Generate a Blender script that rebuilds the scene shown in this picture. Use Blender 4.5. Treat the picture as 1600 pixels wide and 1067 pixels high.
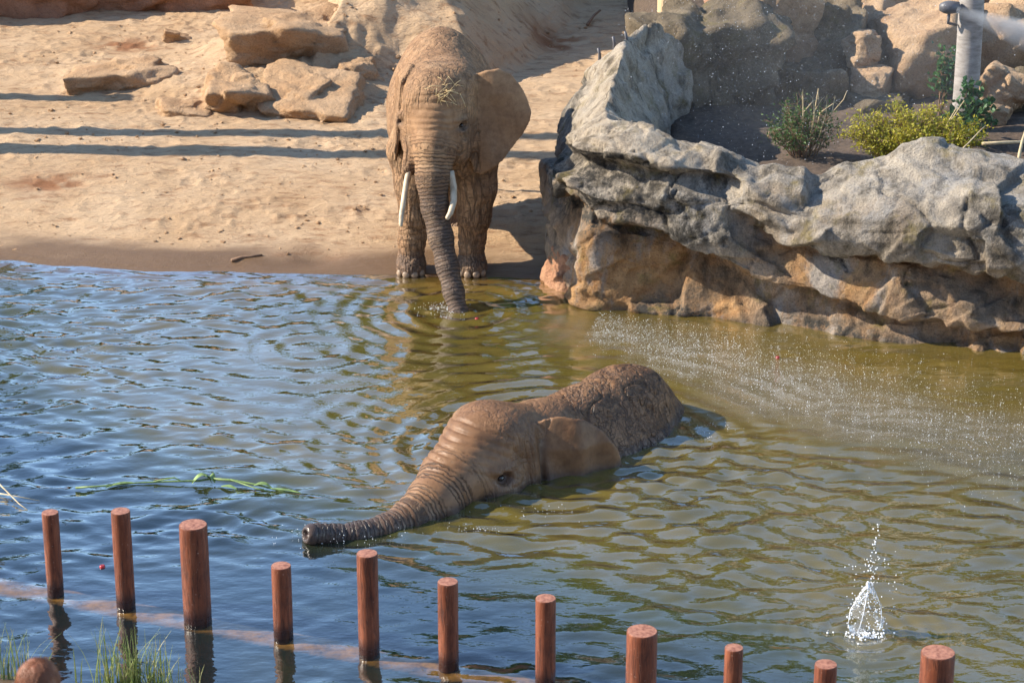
import bpy, bmesh, math, random
import numpy as np
from mathutils import Vector, Matrix

for o in list(bpy.data.objects):
    bpy.data.objects.remove(o)
SC = bpy.context.scene
COL = SC.collection
RNG = np.random.default_rng(7)
random.seed(7)
R = math.radians

# ------------------------------------------------------------------ camera
CAM_H, PITCH, FPX = 9.0, R(20), 3785.0          # metres, down tilt, focal length in photo pixels (1600 wide)
cam = bpy.data.cameras.new('camera')
cam.sensor_width = 36.0
cam.lens = 36.0 * FPX / 1600.0
cam.clip_end = 3000
cam.dof.use_dof = True
cam.dof.focus_distance = 25.0
cam.dof.aperture_fstop = 4.0
camo = bpy.data.objects.new('camera', cam)
COL.objects.link(camo)
camo.location = (0, 0, CAM_H)
camo.rotation_euler = (R(90) - PITCH, 0, 0)
SC.camera = camo

# ------------------------------------------------------------------ light
SUN_EL, SUN_AZ = R(34), R(3)                    # sun stands left of the pool, a little behind it
sdir = Vector((-math.cos(SUN_EL) * math.cos(SUN_AZ), math.cos(SUN_EL) * math.sin(SUN_AZ), math.sin(SUN_EL)))
w = bpy.data.worlds.new('World'); SC.world = w; w.use_nodes = True
nt = w.node_tree
sky = nt.nodes.new('ShaderNodeTexSky'); sky.sky_type = 'NISHITA'; sky.sun_disc = False
sky.sun_elevation = SUN_EL
sky.sun_rotation = math.atan2(sdir.x, sdir.y)
sky.air_density = 1.0; sky.dust_density = 0.0; sky.ozone_density = 2.4
nt.links.new(sky.outputs[0], nt.nodes['Background'].inputs[0])
nt.nodes['Background'].inputs[1].default_value = 0.15
sun = bpy.data.lights.new('sun', 'SUN'); sun.energy = 4.5; sun.angle = R(0.53); sun.color = (1.0, 0.89, 0.74)
suno = bpy.data.objects.new('sun', sun); COL.objects.link(suno)
suno.rotation_euler = sdir.to_track_quat('Z', 'Y').to_euler()
suno.location = (-20, 20, 20)
SC.view_settings.view_transform = 'Standard'
SC.view_settings.look = 'None'
SC.view_settings.exposure = 1.15
SC.view_settings.gamma = 1.0

# ------------------------------------------------------------------ measuring helpers
def ray(u, v):
    x = (u - 800) / FPX; y = (v - 533.5) / FPX
    return (x, math.cos(PITCH) - y * math.sin(PITCH), -math.sin(PITCH) - y * math.cos(PITCH))
def G(u, v, z=0.0):                              # point of the level z under photo pixel u, v
    d = ray(u, v); t = (z - CAM_H) / d[2]
    return Vector((d[0] * t, d[1] * t, z))
def YP(u, v, y):                                 # point of the upright plane y under photo pixel u, v
    d = ray(u, v); t = y / d[1]
    return Vector((d[0] * t, y, CAM_H + d[2] * t))

# ------------------------------------------------------------------ numpy noise
_T = RNG.random((32, 32, 32)).astype(np.float32) * 2 - 1
def vnoise(p):
    p = np.asarray(p, np.float32)
    i = np.floor(p).astype(np.int64); f = p - i
    f = f * f * (3 - 2 * f)
    a = i & 31; b = (i + 1) & 31
    x0, y0, z0 = a[..., 0], a[..., 1], a[..., 2]; x1, y1, z1 = b[..., 0], b[..., 1], b[..., 2]
    fx, fy, fz = f[..., 0], f[..., 1], f[..., 2]
    c00 = _T[x0, y0, z0] * (1 - fx) + _T[x1, y0, z0] * fx
    c10 = _T[x0, y1, z0] * (1 - fx) + _T[x1, y1, z0] * fx
    c01 = _T[x0, y0, z1] * (1 - fx) + _T[x1, y0, z1] * fx
    c11 = _T[x0, y1, z1] * (1 - fx) + _T[x1, y1, z1] * fx
    return (c00 * (1 - fy) + c10 * fy) * (1 - fz) + (c01 * (1 - fy) + c11 * fy) * fz
def fbm(p, octv=4, gain=0.5):
    p = np.asarray(p, np.float32); s = 0; a = 1.0
    for k in range(octv):
        s = s + a * vnoise(p * (2.03 ** k) + 7.3 * k); a *= gain
    return s
def n3(x, y, z=0.0):
    x, y = np.broadcast_arrays(np.asarray(x, np.float32), np.asarray(y, np.float32))
    return np.stack([x, y, np.zeros_like(x) + z], -1)
def sstep(a, b, x):
    t = np.clip((np.asarray(x, np.float64) - a) / (b - a), 0, 1)
    return t * t * (3 - 2 * t)

# ------------------------------------------------------------------ object helpers
def tag(o, label=None, cat=None, group=None, kind=None):
    if label: o['label'] = label
    if cat: o['category'] = cat
    if group: o['group'] = group
    if kind: o['kind'] = kind
    return o
def link(name, me, mat=None, parent=None):
    o = bpy.data.objects.new(name, me); COL.objects.link(o)
    if mat is not None and me is not None: me.materials.append(mat)
    if parent is not None: o.parent = parent
    return o
def empty(name, loc=(0, 0, 0), rz=0.0):
    o = bpy.data.objects.new(name, None); COL.objects.link(o)
    o.location = loc; o.rotation_euler = (0, 0, rz); o.empty_display_size = 0.2
    return o
def npmesh(name, V, F, smooth=True, attrs=None):
    V = np.asarray(V, np.float32); F = np.asarray(F, np.int32)
    me = bpy.data.meshes.new(name); n = F.shape[1]
    me.vertices.add(len(V)); me.vertices.foreach_set('co', V.ravel())
    me.loops.add(F.size); me.loops.foreach_set('vertex_index', F.ravel())
    me.polygons.add(len(F))
    me.polygons.foreach_set('loop_start', np.arange(0, F.size, n, dtype=np.int32))
    me.polygons.foreach_set('loop_total', np.full(len(F), n, np.int32))
    me.polygons.foreach_set('use_smooth', np.full(len(F), smooth, bool))
    me.update(calc_edges=True); me.validate()
    for k, a in (attrs or {}).items():
        at = me.attributes.new(k, 'FLOAT', 'POINT'); at.data.foreach_set('value', np.asarray(a, np.float32))
    return me
def gridfaces(nu, nv, wrapu=False):
    iu = np.arange(nu if wrapu else nu - 1); iv = np.arange(nv - 1)
    a, b = np.meshgrid(iu, iv, indexing='ij'); c = (a + 1) % nu
    return np.stack([a * nv + b, c * nv + b, c * nv + b + 1, a * nv + b + 1], -1).reshape(-1, 4)
def tube(path, radii, n=10, caps=True):
    """verts, quads/tris as lists for a tapered tube along path"""
    V, F = [], []
    P = [Vector(p) for p in path]; last = None
    for i, p in enumerate(P):
        d = (P[min(i + 1, len(P) - 1)] - P[max(i - 1, 0)]).normalized()
        a = Vector((0, 0, 1)) if abs(d.z) < 0.9 else Vector((1, 0, 0))
        if last is not None: a = last
        s = d.cross(a).normalized(); t = s.cross(d).normalized(); last = t
        for k in range(n):
            q = 2 * math.pi * k / n
            V.append(p + (s * math.cos(q) + t * math.sin(q)) * radii[i])
    for i in range(len(P) - 1):
        for k in range(n):
            F.append((i * n + k, i * n + (k + 1) % n, (i + 1) * n + (k + 1) % n, (i + 1) * n + k))
    if caps:
        F.append(tuple(range(n))[::-1]); F.append(tuple((len(P) - 1) * n + k for k in range(n)))
    return V, [f[::-1] for f in F]
class MB:
    def __init__(s): s.V = []; s.F = []
    def add(s, V, F):
        b = len(s.V); s.V += [tuple(v) for v in V]; s.F += [tuple(i + b for i in f) for f in F]; return s
    def tube(s, path, radii, n=8, caps=True): return s.add(*tube(path, radii, n, caps))
    def build(s, name, mat, parent=None, smooth=True):
        me = bpy.data.meshes.new(name); me.from_pydata(s.V, [], s.F); me.update()
        if smooth:
            for p in me.polygons: p.use_smooth = True
        return link(name, me, mat, parent)

# ------------------------------------------------------------------ signed-distance modelling kit
class SDF:
    def __init__(s, lo, hi, h):
        s.lo = np.array(lo, np.float32); s.h = h
        s.n = np.ceil((np.array(hi) - s.lo) / h).astype(int) + 1
        s.F = np.full(s.n, 9.0, np.float32)
        s.ax = [s.lo[i] + h * np.arange(s.n[i], dtype=np.float32) for i in range(3)]
    def region(s, lo, hi, pad):
        a = np.clip(np.floor((np.array(lo) - pad - s.lo) / s.h).astype(int), 0, s.n)
        b = np.clip(np.ceil((np.array(hi) + pad - s.lo) / s.h).astype(int) + 1, 0, s.n)
        sl = tuple(slice(a[i], b[i]) for i in range(3))
        X, Y, Z = np.meshgrid(*(s.ax[i][sl[i]] for i in range(3)), indexing='ij')
        return sl, X, Y, Z
    def join(s, sl, d, k):
        f = s.F[sl]
        if k <= 0: s.F[sl] = np.minimum(f, d); return
        h = np.clip(k - np.abs(f - d), 0, None) / k
        s.F[sl] = np.minimum(f, d) - h * h * k * 0.25
    def cut(s, sl, d, k):
        f = s.F[sl]; d = -d
        h = np.clip(k - np.abs(f - d), 0, None) / k
        s.F[sl] = np.maximum(f, d) + h * h * k * 0.25
    def ell(s, c, r, k=0.1, rot=None, cut=False):
        m = max(r); lo = np.array(c) - m; hi = np.array(c) + m
        sl, X, Y, Z = s.region(lo, hi, k + 3 * s.h)
        if X.size == 0: return
        x, y, z = X - c[0], Y - c[1], Z - c[2]
        if rot is not None:
            Mx = rot.inverted()
            x, y, z = (Mx[i][0] * x + Mx[i][1] * y + Mx[i][2] * z for i in range(3))
        k0 = np.sqrt((x / r[0]) ** 2 + (y / r[1]) ** 2 + (z / r[2]) ** 2)
        k1 = np.sqrt((x / r[0] ** 2) ** 2 + (y / r[1] ** 2) ** 2 + (z / r[2] ** 2) ** 2) + 1e-6
        d = k0 * (k0 - 1) / k1
        (s.cut if cut else s.join)(sl, d, k)
    def cap(s, a, b, ra, rb, k=0.06):
        a = np.array(a, np.float32); b = np.array(b, np.float32)
        m = max(ra, rb)
        sl, X, Y, Z = s.region(np.minimum(a, b) - m, np.maximum(a, b) + m, k + 3 * s.h)
        if X.size == 0: return
        ab = b - a; L = float(ab @ ab)
        t = np.clip(((X - a[0]) * ab[0] + (Y - a[1]) * ab[1] + (Z - a[2]) * ab[2]) / L, 0, 1)
        d = np.sqrt((X - a[0] - t * ab[0]) ** 2 + (Y - a[1] - t * ab[1]) ** 2 + (Z - a[2] - t * ab[2]) ** 2) - (ra + (rb - ra) * t)
        s.join(sl, d, k)
    def chain(s, pts, k=0.06):
        for p, q in zip(pts[:-1], pts[1:]): s.cap(p[:3], q[:3], p[3], q[3], k)
    def sheet(s, O, U, V, poly, bend, thick, k=0.04):
        """thin curved flap: outline poly in (u, v), surface w = bend(u, v)"""
        O = np.array(O); U = np.array(U) / np.linalg.norm(U); V = np.array(V) - U * np.dot(U, V); V = V / np.linalg.norm(V)
        W = np.cross(U, V); pl = np.array(poly)
        C = np.array([O + U * p[0] + V * p[1] + W * bend(np.array(p[0]), np.array(p[1])) for p in pl])
        sl, X, Y, Z = s.region(C.min(0), C.max(0), 0.15)
        if X.size == 0: return
        x, y, z = X - O[0], Y - O[1], Z - O[2]
        u, v, w_ = (A[0] * x + A[1] * y + A[2] * z for A in (U, V, W))
        d2 = np.full(u.shape, 1e9, np.float32); inside = np.zeros(u.shape, bool)
        for i in range(len(pl)):
            p, q = pl[i], pl[(i + 1) % len(pl)]; e = q - p
            t = np.clip(((u - p[0]) * e[0] + (v - p[1]) * e[1]) / (e @ e + 1e-9), 0, 1)
            d2 = np.minimum(d2, (u - p[0] - t * e[0]) ** 2 + (v - p[1] - t * e[1]) ** 2)
            c = ((p[1] > v) != (q[1] > v)) & (u < (q[0] - p[0]) * (v - p[1]) / (q[1] - p[1] + 1e-9) + p[0])
            inside ^= c
        d2 = np.sqrt(d2); d2[inside] *= -1
        dw = np.abs(w_ - bend(u, v)) - thick
        a = np.clip(d2 + thick, 0, None); b = np.clip(dw + thick, 0, None)
        d = np.minimum(np.maximum(d2, dw), 0) + np.sqrt(np.clip(d2, 0, None) ** 2 + np.clip(dw, 0, None) ** 2)
        s.join(sl, d, k)
    def nets(s):
        F = s.F; nx, ny, nz = F.shape; S = F < 0
        cn = np.array([nx - 1, ny - 1, nz - 1])
        sums = None; idx_all = []; pos_all = []; quads = []
        def cid(i, j, k): return (i * cn[1] + j) * cn[2] + k
        for ax in range(3):
            a = [slice(None)] * 3; b = [slice(None)] * 3
            a[ax] = slice(0, -1); b[ax] = slice(1, None)
            c = S[tuple(a)] != S[tuple(b)]
            I = np.stack(np.nonzero(c), -1)
            o1, o2 = [q for q in range(3) if q != ax]
            ok = (I[:, o1] > 0) & (I[:, o1] < F.shape[o1] - 1) & (I[:, o2] > 0) & (I[:, o2] < F.shape[o2] - 1)
            I = I[ok]
            J = I.copy(); J[:, ax] += 1
            f0 = F[I[:, 0], I[:, 1], I[:, 2]]; f1 = F[J[:, 0], J[:, 1], J[:, 2]]
            P = I.astype(np.float32); P[:, ax] += f0 / (f0 - f1)
            cells = []
            for d1, d2 in ((-1, -1), (0, -1), (0, 0), (-1, 0)):
                K = I.copy(); K[:, o1] += d1; K[:, o2] += d2
                cells.append(cid(K[:, 0], K[:, 1], K[:, 2]))
            Q = np.stack(cells, -1)
            flip = (f0 < 0) if ax != 1 else (f0 >= 0)
            Q[~flip] = Q[~flip][:, ::-1]
            quads.append(Q)
            for q in range(4): idx_all.append(cells[q]); pos_all.append(P)
        idx = np.concatenate(idx_all); pos = np.concatenate(pos_all); Q = np.concatenate(quads)
        u, inv = np.unique(idx, return_inverse=True)
        cnt = np.bincount(inv)
        V = np.stack([np.bincount(inv, pos[:, i]) / cnt for i in range(3)], -1)
        Q = np.searchsorted(u, Q)
        return (V * s.h + s.lo).astype(np.float32), Q.astype(np.int32)
def facets(P, rg, size, tilt, step, squash=(1, 1, 1.5)):
    """planar breaks: every cell of a random partition gets its own tilt and setback"""
    lo, hi = P.min(0), P.max(0); sq = np.array(squash)
    n_ = int(max(8, np.prod(np.maximum((hi - lo) / size, 1.0)) * 1.2)); n_ = min(n_, 1100)
    C = rg.uniform(lo, hi, (n_, 3)); T_ = rg.normal(0, tilt, (n_, 3)); O_ = rg.normal(0, step, n_)
    out = np.zeros(len(P))
    for a in range(0, len(P), 20000):
        p = P[a:a + 20000]; D = ((p[:, None, :] - C[None]) * sq)
        d = np.sqrt((D ** 2).sum(-1)); i1 = d.argmin(1); r = np.arange(len(p)); d1 = d[r, i1]
        d[r, i1] = 1e9; i2 = d.argmin(1); d2 = d[r, i2]
        v1 = ((p - C[i1]) * T_[i1]).sum(1) + O_[i1]; v2 = ((p - C[i2]) * T_[i2]).sum(1) + O_[i2]
        w_ = 0.5 * (1 - np.clip((d2 - d1) / (0.10 * size), 0, 1))
        out[a:a + 20000] = v1 * (1 - w_) + v2 * w_ - step * 0.9 * np.exp(-((d2 - d1) / (0.045 * size)) ** 2)
    return out
def vnormals(V, F):
    a = V[F[:, 2]] - V[F[:, 0]]; b = V[F[:, 3]] - V[F[:, 1]]
    n = np.cross(a, b); N = np.zeros_like(V)
    for i in range(4): np.add.at(N, F[:, i], n)
    return N / (np.linalg.norm(N, axis=1, keepdims=True) + 1e-9)
def chain_param(V, pts):
    """arc length along a chain and distance/radius ratio for every vertex"""
    P = np.array([p[:3] for p in pts]); rr = np.array([p[3] for p in pts])
    best = np.full(len(V), 1e9); S = np.zeros(len(V)); s0 = 0
    for i in range(len(P) - 1):
        ab = P[i + 1] - P[i]; L = np.linalg.norm(ab)
        t = np.clip((V - P[i]) @ ab / L ** 2, 0, 1)
        d = np.linalg.norm(V - P[i] - t[:, None] * ab, axis=1) / (rr[i] + (rr[i + 1] - rr[i]) * t)
        m = d < best; best[m] = d[m]; S[m] = (s0 + t * L)[m]; s0 += L
    return S, best, s0

# ------------------------------------------------------------------ materials
def newmat(name):
    m = bpy.data.materials.new(name); m.use_nodes = True
    t = m.node_tree; return m, t.nodes, t.links, t.nodes['Principled BSDF']
def N(nodes, kind, **kw):
    n = nodes.new('ShaderNode' + kind)
    for k, v in kw.items():
        if k in n.inputs: n.inputs[k].default_value = v
        else: setattr(n, k, v)
    return n
def coords(nodes, links, scale=(1, 1, 1), kind='Object', rot=(0, 0, 0)):
    tc = nodes.new('ShaderNodeTexCoord'); mp = nodes.new('ShaderNodeMapping')
    mp.inputs['Scale'].default_value = scale; mp.inputs['Rotation'].default_value = rot
    links.new(tc.outputs[kind], mp.inputs[0]); return mp.outputs[0]
def noise(nodes, links, vec, scale, detail=4, rough=0.55, out=0):
    n = N(nodes, 'TexNoise', Scale=scale, Detail=detail, Roughness=rough)
    links.new(vec, n.inputs['Vector']); return n.outputs[out]
def ramp(nodes, links, fac, stops):
    r = nodes.new('ShaderNodeValToRGB'); links.new(fac, r.inputs[0])
    el = r.color_ramp.elements
    while len(el) < len(stops): el.new(0.5)
    for e, (p, c) in zip(el, stops):
        e.position = p; e.color = (*c, 1) if len(c) == 3 else c
    return r.outputs[0]
def mixc(nodes, links, fac, a, b, mode='MIX'):
    m = nodes.new('ShaderNodeMix'); m.data_type = 'RGBA'; m.blend_type = mode
    for s, v in ((m.inputs[0], fac), (m.inputs[6], a), (m.inputs[7], b)):
        if isinstance(v, (int, float)): s.default_value = v
        elif isinstance(v, tuple): s.default_value = (*v, 1) if len(v) == 3 else v
        else: links.new(v, s)
    return m.outputs[2]
def math_(nodes, links, op, a, b=0.0, c=None, clamp=False):
    m = nodes.new('ShaderNodeMath'); m.operation = op; m.use_clamp = clamp
    for s, v in zip(m.inputs, (a, b, c)):
        if v is None: continue
        if isinstance(v, (int, float)): s.default_value = v
        else: links.new(v, s)
    return m.outputs[0]
def bump(nodes, links, h, strength, dist, prev=None):
    b = N(nodes, 'Bump', Strength=strength, Distance=dist); links.new(h, b.inputs['Height'])
    if prev is not None: links.new(prev, b.inputs['Normal'])
    return b.outputs[0]
def attr(nodes, name):
    a = nodes.new('ShaderNodeAttribute'); a.attribute_name = name; return a.outputs['Fac']

def mat_sand():
    m, n, l, b = newmat('sand')
    v = coords(n, l); vs = coords(n, l, (0.6, 1.6, 1))
    big = noise(n, l, v, 0.7, 5, 0.6); mid = noise(n, l, vs, 5, 6, 0.65); fine = noise(n, l, v, 60, 3, 0.7)
    c = ramp(n, l, big, [(0.3, (0.47, 0.305, 0.165)), (0.5, (0.53, 0.365, 0.215)), (0.72, (0.58, 0.42, 0.265))])
    c2 = ramp(n, l, mid, [(0.32, (0.62, 0.52, 0.45)), (0.48, (1, 1, 1)), (0.75, (1.06, 1.04, 1.0))])
    c = mixc(n, l, 1.0, c, c2, 'MULTIPLY')
    fs = ramp(n, l, fine, [(0.3, (0.75, 0.72, 0.7)), (0.55, (1, 1, 1))])
    c = mixc(n, l, 0.6, c, fs, 'MULTIPLY')
    # dug-up reddish soil and damp shore are real colour changes of the ground
    c = mixc(n, l, attr(n, 'red'), c, (0.27, 0.115, 0.045))
    wet = attr(n, 'wet')
    c = mixc(n, l, wet, c, (0.145, 0.085, 0.04))
    l.new(c, b.inputs['Base Color'])
    l.new(math_(n, l, 'MULTIPLY_ADD', wet, -0.5, 0.95), b.inputs['Roughness'])
    b.inputs['Specular IOR Level'].default_value = 0.4
    dry = math_(n, l, 'MULTIPLY_ADD', wet, -0.75, 1.0)
    h = math_(n, l, 'MULTIPLY', mid, dry)
    scf = math_(n, l, 'MULTIPLY', noise(n, l, coords(n, l, (1.0, 2.6, 1), rot=(0, 0, 0.15)), 9, 7, 0.72), dry)
    nb = bump(n, l, h, 0.9, 0.07); nb = bump(n, l, scf, 0.9, 0.05, nb)
    nb = bump(n, l, fine, 0.5, 0.012, nb)
    l.new(nb, b.inputs['Normal']); return m
def mat_rock(name, cols, ochre=None, moss=None, dark=0.5, scale=1.0, pits=True):
    m, n, l, b = newmat(name)
    v = coords(n, l); vz = coords(n, l, (1, 1, 0.35))
    big = noise(n, l, v, 1.6 * scale, 6, 0.62); mid = noise(n, l, v, 7 * scale, 6, 0.7); fine = noise(n, l, v, 45 * scale, 4, 0.7)
    streak = noise(n, l, vz, 4 * scale, 6, 0.7)
    c = ramp(n, l, big, [(0.3, cols[0]), (0.5, cols[1]), (0.7, cols[2])])
    if ochre is not None:
        oc = ramp(n, l, mid, [(0.3, ochre[0]), (0.62, ochre[1])])
        of = math_(n, l, 'ADD', attr(n, 'ochre'), math_(n, l, 'MULTIPLY_ADD', streak, 1.2, -0.62), clamp=True)
        of = math_(n, l, 'MULTIPLY', of, math_(n, l, 'MULTIPLY', attr(n, 'ochre'), 1.4), clamp=True)
        c = mixc(n, l, of, c, oc)
        gs = ramp(n, l, noise(n, l, vz, 2.3 * scale, 5, 0.65), [(0.50, (0, 0, 0)), (0.64, (0.85, 0.85, 0.85))])
        c = mixc(n, l, gs, c, (0.30, 0.285, 0.26))
    if ochre is not None:
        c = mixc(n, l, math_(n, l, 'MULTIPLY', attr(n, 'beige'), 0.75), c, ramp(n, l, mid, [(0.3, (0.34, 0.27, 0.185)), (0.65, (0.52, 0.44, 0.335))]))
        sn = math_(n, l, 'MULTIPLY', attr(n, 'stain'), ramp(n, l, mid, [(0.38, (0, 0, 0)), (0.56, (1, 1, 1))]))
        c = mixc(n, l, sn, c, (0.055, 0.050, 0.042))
    st = ramp(n, l, streak, [(0.34, (0.28, 0.27, 0.25)), (0.5, (1, 1, 1))])
    c = mixc(n, l, dark, c, st, 'MULTIPLY')
    if moss is not None:
        mm = ramp(n, l, noise(n, l, v, 2.7 * scale, 5, 0.7), [(0.55, (0, 0, 0)), (0.7, (0.7, 0.7, 0.7))])
        c = mixc(n, l, mm, c, moss)
    fr = ramp(n, l, fine, [(0.3, (0.55, 0.53, 0.5)), (0.5, (1, 1, 1)), (0.75, (1.2, 1.18, 1.14))])
    c = mixc(n, l, 0.75, c, fr, 'MULTIPLY')
    vo = N(n, 'TexVoronoi', Scale=26 * scale); l.new(v, vo.inputs['Vector'])
    pit = ramp(n, l, vo.outputs['Distance'], [(0.08, (0.25, 0.23, 0.2)), (0.24, (1, 1, 1))])
    if pits:
        pf = ramp(n, l, noise(n, l, v, 3.1 * scale, 4), [(0.45, (0, 0, 0)), (0.62, (1, 1, 1))])
        c = mixc(n, l, math_(n, l, 'MULTIPLY', pf, 0.7), c, mixc(n, l, 1.0, c, pit, 'MULTIPLY'))
    l.new(c, b.inputs['Base Color']); b.inputs['Roughness'].default_value = 0.88
    b.inputs['Specular IOR Level'].default_value = 0.3
    nb = bump(n, l, mid, 0.9, 0.08); nb = bump(n, l, fine, 0.8, 0.025, nb)
    if pits: nb = bump(n, l, pit, 0.35, 0.012, nb)
    l.new(nb, b.inputs['Normal']); return m
def mat_skin(name, lo, mid_, hi, wet_shade_col, rough, dust=0.4):
    m, n, l, b = newmat(name)
    v = coords(n, l); vs = coords(n, l, (1, 1, 0.6))
    big = noise(n, l, v, 2.5, 5, 0.6); md = noise(n, l, v, 14, 5, 0.65); fine = noise(n, l, v, 90, 3, 0.7)
    c = ramp(n, l, big, [(0.3, lo), (0.5, mid_), (0.7, hi)])
    mm = ramp(n, l, md, [(0.3, (0.66, 0.62, 0.6)), (0.55, (1, 1, 1)), (0.75, (1.12, 1.1, 1.05))])
    c = mixc(n, l, 0.8, c, mm, 'MULTIPLY')
    # fine wrinkles: thin valleys where stretched noise crosses its mean
    def valley(scale, rot, freq, lo_, hi_, warp):
        q = noise(n, l, nvec(n, l, coords(n, l, scale, rot=rot), warp, 3), freq, 2, 0.5)
        return ramp(n, l, math_(n, l, 'ABSOLUTE', math_(n, l, 'SUBTRACT', q, 0.5)), [(lo_, (0, 0, 0)), (hi_, (1, 1, 1))])
    cr = mixc(n, l, 1.0, valley((1.2, 1.2, 0.22), (0.35, 0.15, 0), 15, 0.0, 0.06, 0.06), mixc(n, l, 0.45, (1, 1, 1), valley((0.35, 0.35, 1.6), (-0.25, 0.25, 0), 13, 0.0, 0.05, 0.06)), 'MULTIPLY')
    cr2 = mixc(n, l, 1.0, valley((1, 1, 0.28), (0.6, 0.3, 0.4), 7, 0.0, 0.05, 0.1), mixc(n, l, 0.5, (1, 1, 1), valley((0.3, 0.3, 1.2), (0.1, -0.4, 0), 9, 0.0, 0.04, 0.1)), 'MULTIPLY')
    cm = attr(n, 'crack')
    ring = attr(n, 'ring')
    # trunk rings
    s = attr(n, 's')
    sw = math_(n, l, 'ADD', s, math_(n, l, 'MULTIPLY', md, 0.07))
    si = math_(n, l, 'SINE', math_(n, l, 'MULTIPLY', sw, 2 * math.pi / 0.041))
    si = ramp(n, l, math_(n, l, 'MULTIPLY_ADD', si, 0.5, 0.5), [(0.0, (0, 0, 0)), (0.42, (1, 1, 1))])
    dk = mixc(n, l, ring, (1, 1, 1), mixc(n, l, 0.62, (1, 1, 1), si, 'MULTIPLY'))
    c = mixc(n, l, 1.0, c, dk, 'MULTIPLY')
    crk = mixc(n, l, math_(n, l, 'MULTIPLY', cm, 0.6), (1, 1, 1), mixc(n, l, 1.0, cr, cr2, 'MULTIPLY'))
    c = mixc(n, l, 1.0, c, crk, 'MULTIPLY')
    wet = attr(n, 'wet')  # wet skin; also carries shade painted round the eyes and in the ear crease
    c = mixc(n, l, wet, c, mixc(n, l, 1.0, mixc(n, l, 0.5, (1, 1, 1), dk, 'MULTIPLY'), wet_shade_col, 'MULTIPLY'))
    dn = ramp(n, l, noise(n, l, v, 6, 6, 0.75), [(0.52, (0, 0, 0)), (0.72, (1, 1, 1))])
    c = mixc(n, l, math_(n, l, 'MULTIPLY', dn, dust), c, (0.42, 0.28, 0.16))
    l.new(c, b.inputs['Base Color'])
    l.new(math_(n, l, 'MULTIPLY_ADD', wet, -0.25, rough), b.inputs['Roughness'])
    b.inputs['Specular IOR Level'].default_value = 0.35
    nb = bump(n, l, mixc(n, l, cm, (1, 1, 1), cr2), 0.75, 0.020); nb2 = bump(n, l, mixc(n, l, cm, (1, 1, 1), cr), 0.7, 0.011, nb)
    nb3 = bump(n, l, mixc(n, l, ring, (1, 1, 1), si), 0.9, 0.012, nb2)
    nb4 = bump(n, l, md, 0.35, 0.015, nb3); nb4 = bump(n, l, fine, 0.3, 0.004, nb4)
    l.new(nb4, b.inputs['Normal']); return m
def nvec(n, l, v, amt, sc):
    nz = N(n, 'TexNoise', Scale=sc, Detail=3); l.new(v, nz.inputs['Vector'])
    vm = n.new('ShaderNodeVectorMath'); vm.operation = 'MULTIPLY_ADD'
    l.new(nz.outputs['Color'], vm.inputs[0]); vm.inputs[1].default_value = (amt,) * 3; l.new(v, vm.inputs[2])
    return vm.outputs[0]
def mat_plain(name, col, rough=0.6, var=0.25, scale=12, bumpd=0.0, spec=0.4, col2=None, stretch=(1, 1, 1), trans=0.0):
    m, n, l, b = newmat(name)
    v = coords(n, l, stretch)
    f = noise(n, l, v, scale, 5, 0.65)
    lo = col2 or tuple(c * (1 - var) for c in col); hi = tuple(min(1, c * (1 + var)) for c in col)
    c = ramp(n, l, f, [(0.32, lo), (0.5, col), (0.7, hi)])
    l.new(c, b.inputs['Base Color']); b.inputs['Roughness'].default_value = rough
    b.inputs['Specular IOR Level'].default_value = spec
    if trans:
        ts = n.new('ShaderNodeBsdfTranslucent'); l.new(c, ts.inputs[0])
        mx = n.new('ShaderNodeMixShader'); mx.inputs[0].default_value = trans
        l.new(b.outputs[0], mx.inputs[1]); l.new(ts.outputs[0], mx.inputs[2])
        l.new(mx.outputs[0], n['Material Output'].inputs[0])
    if bumpd: l.new(bump(n, l, f, 0.6, bumpd), b.inputs['Normal'])
    return m
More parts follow.
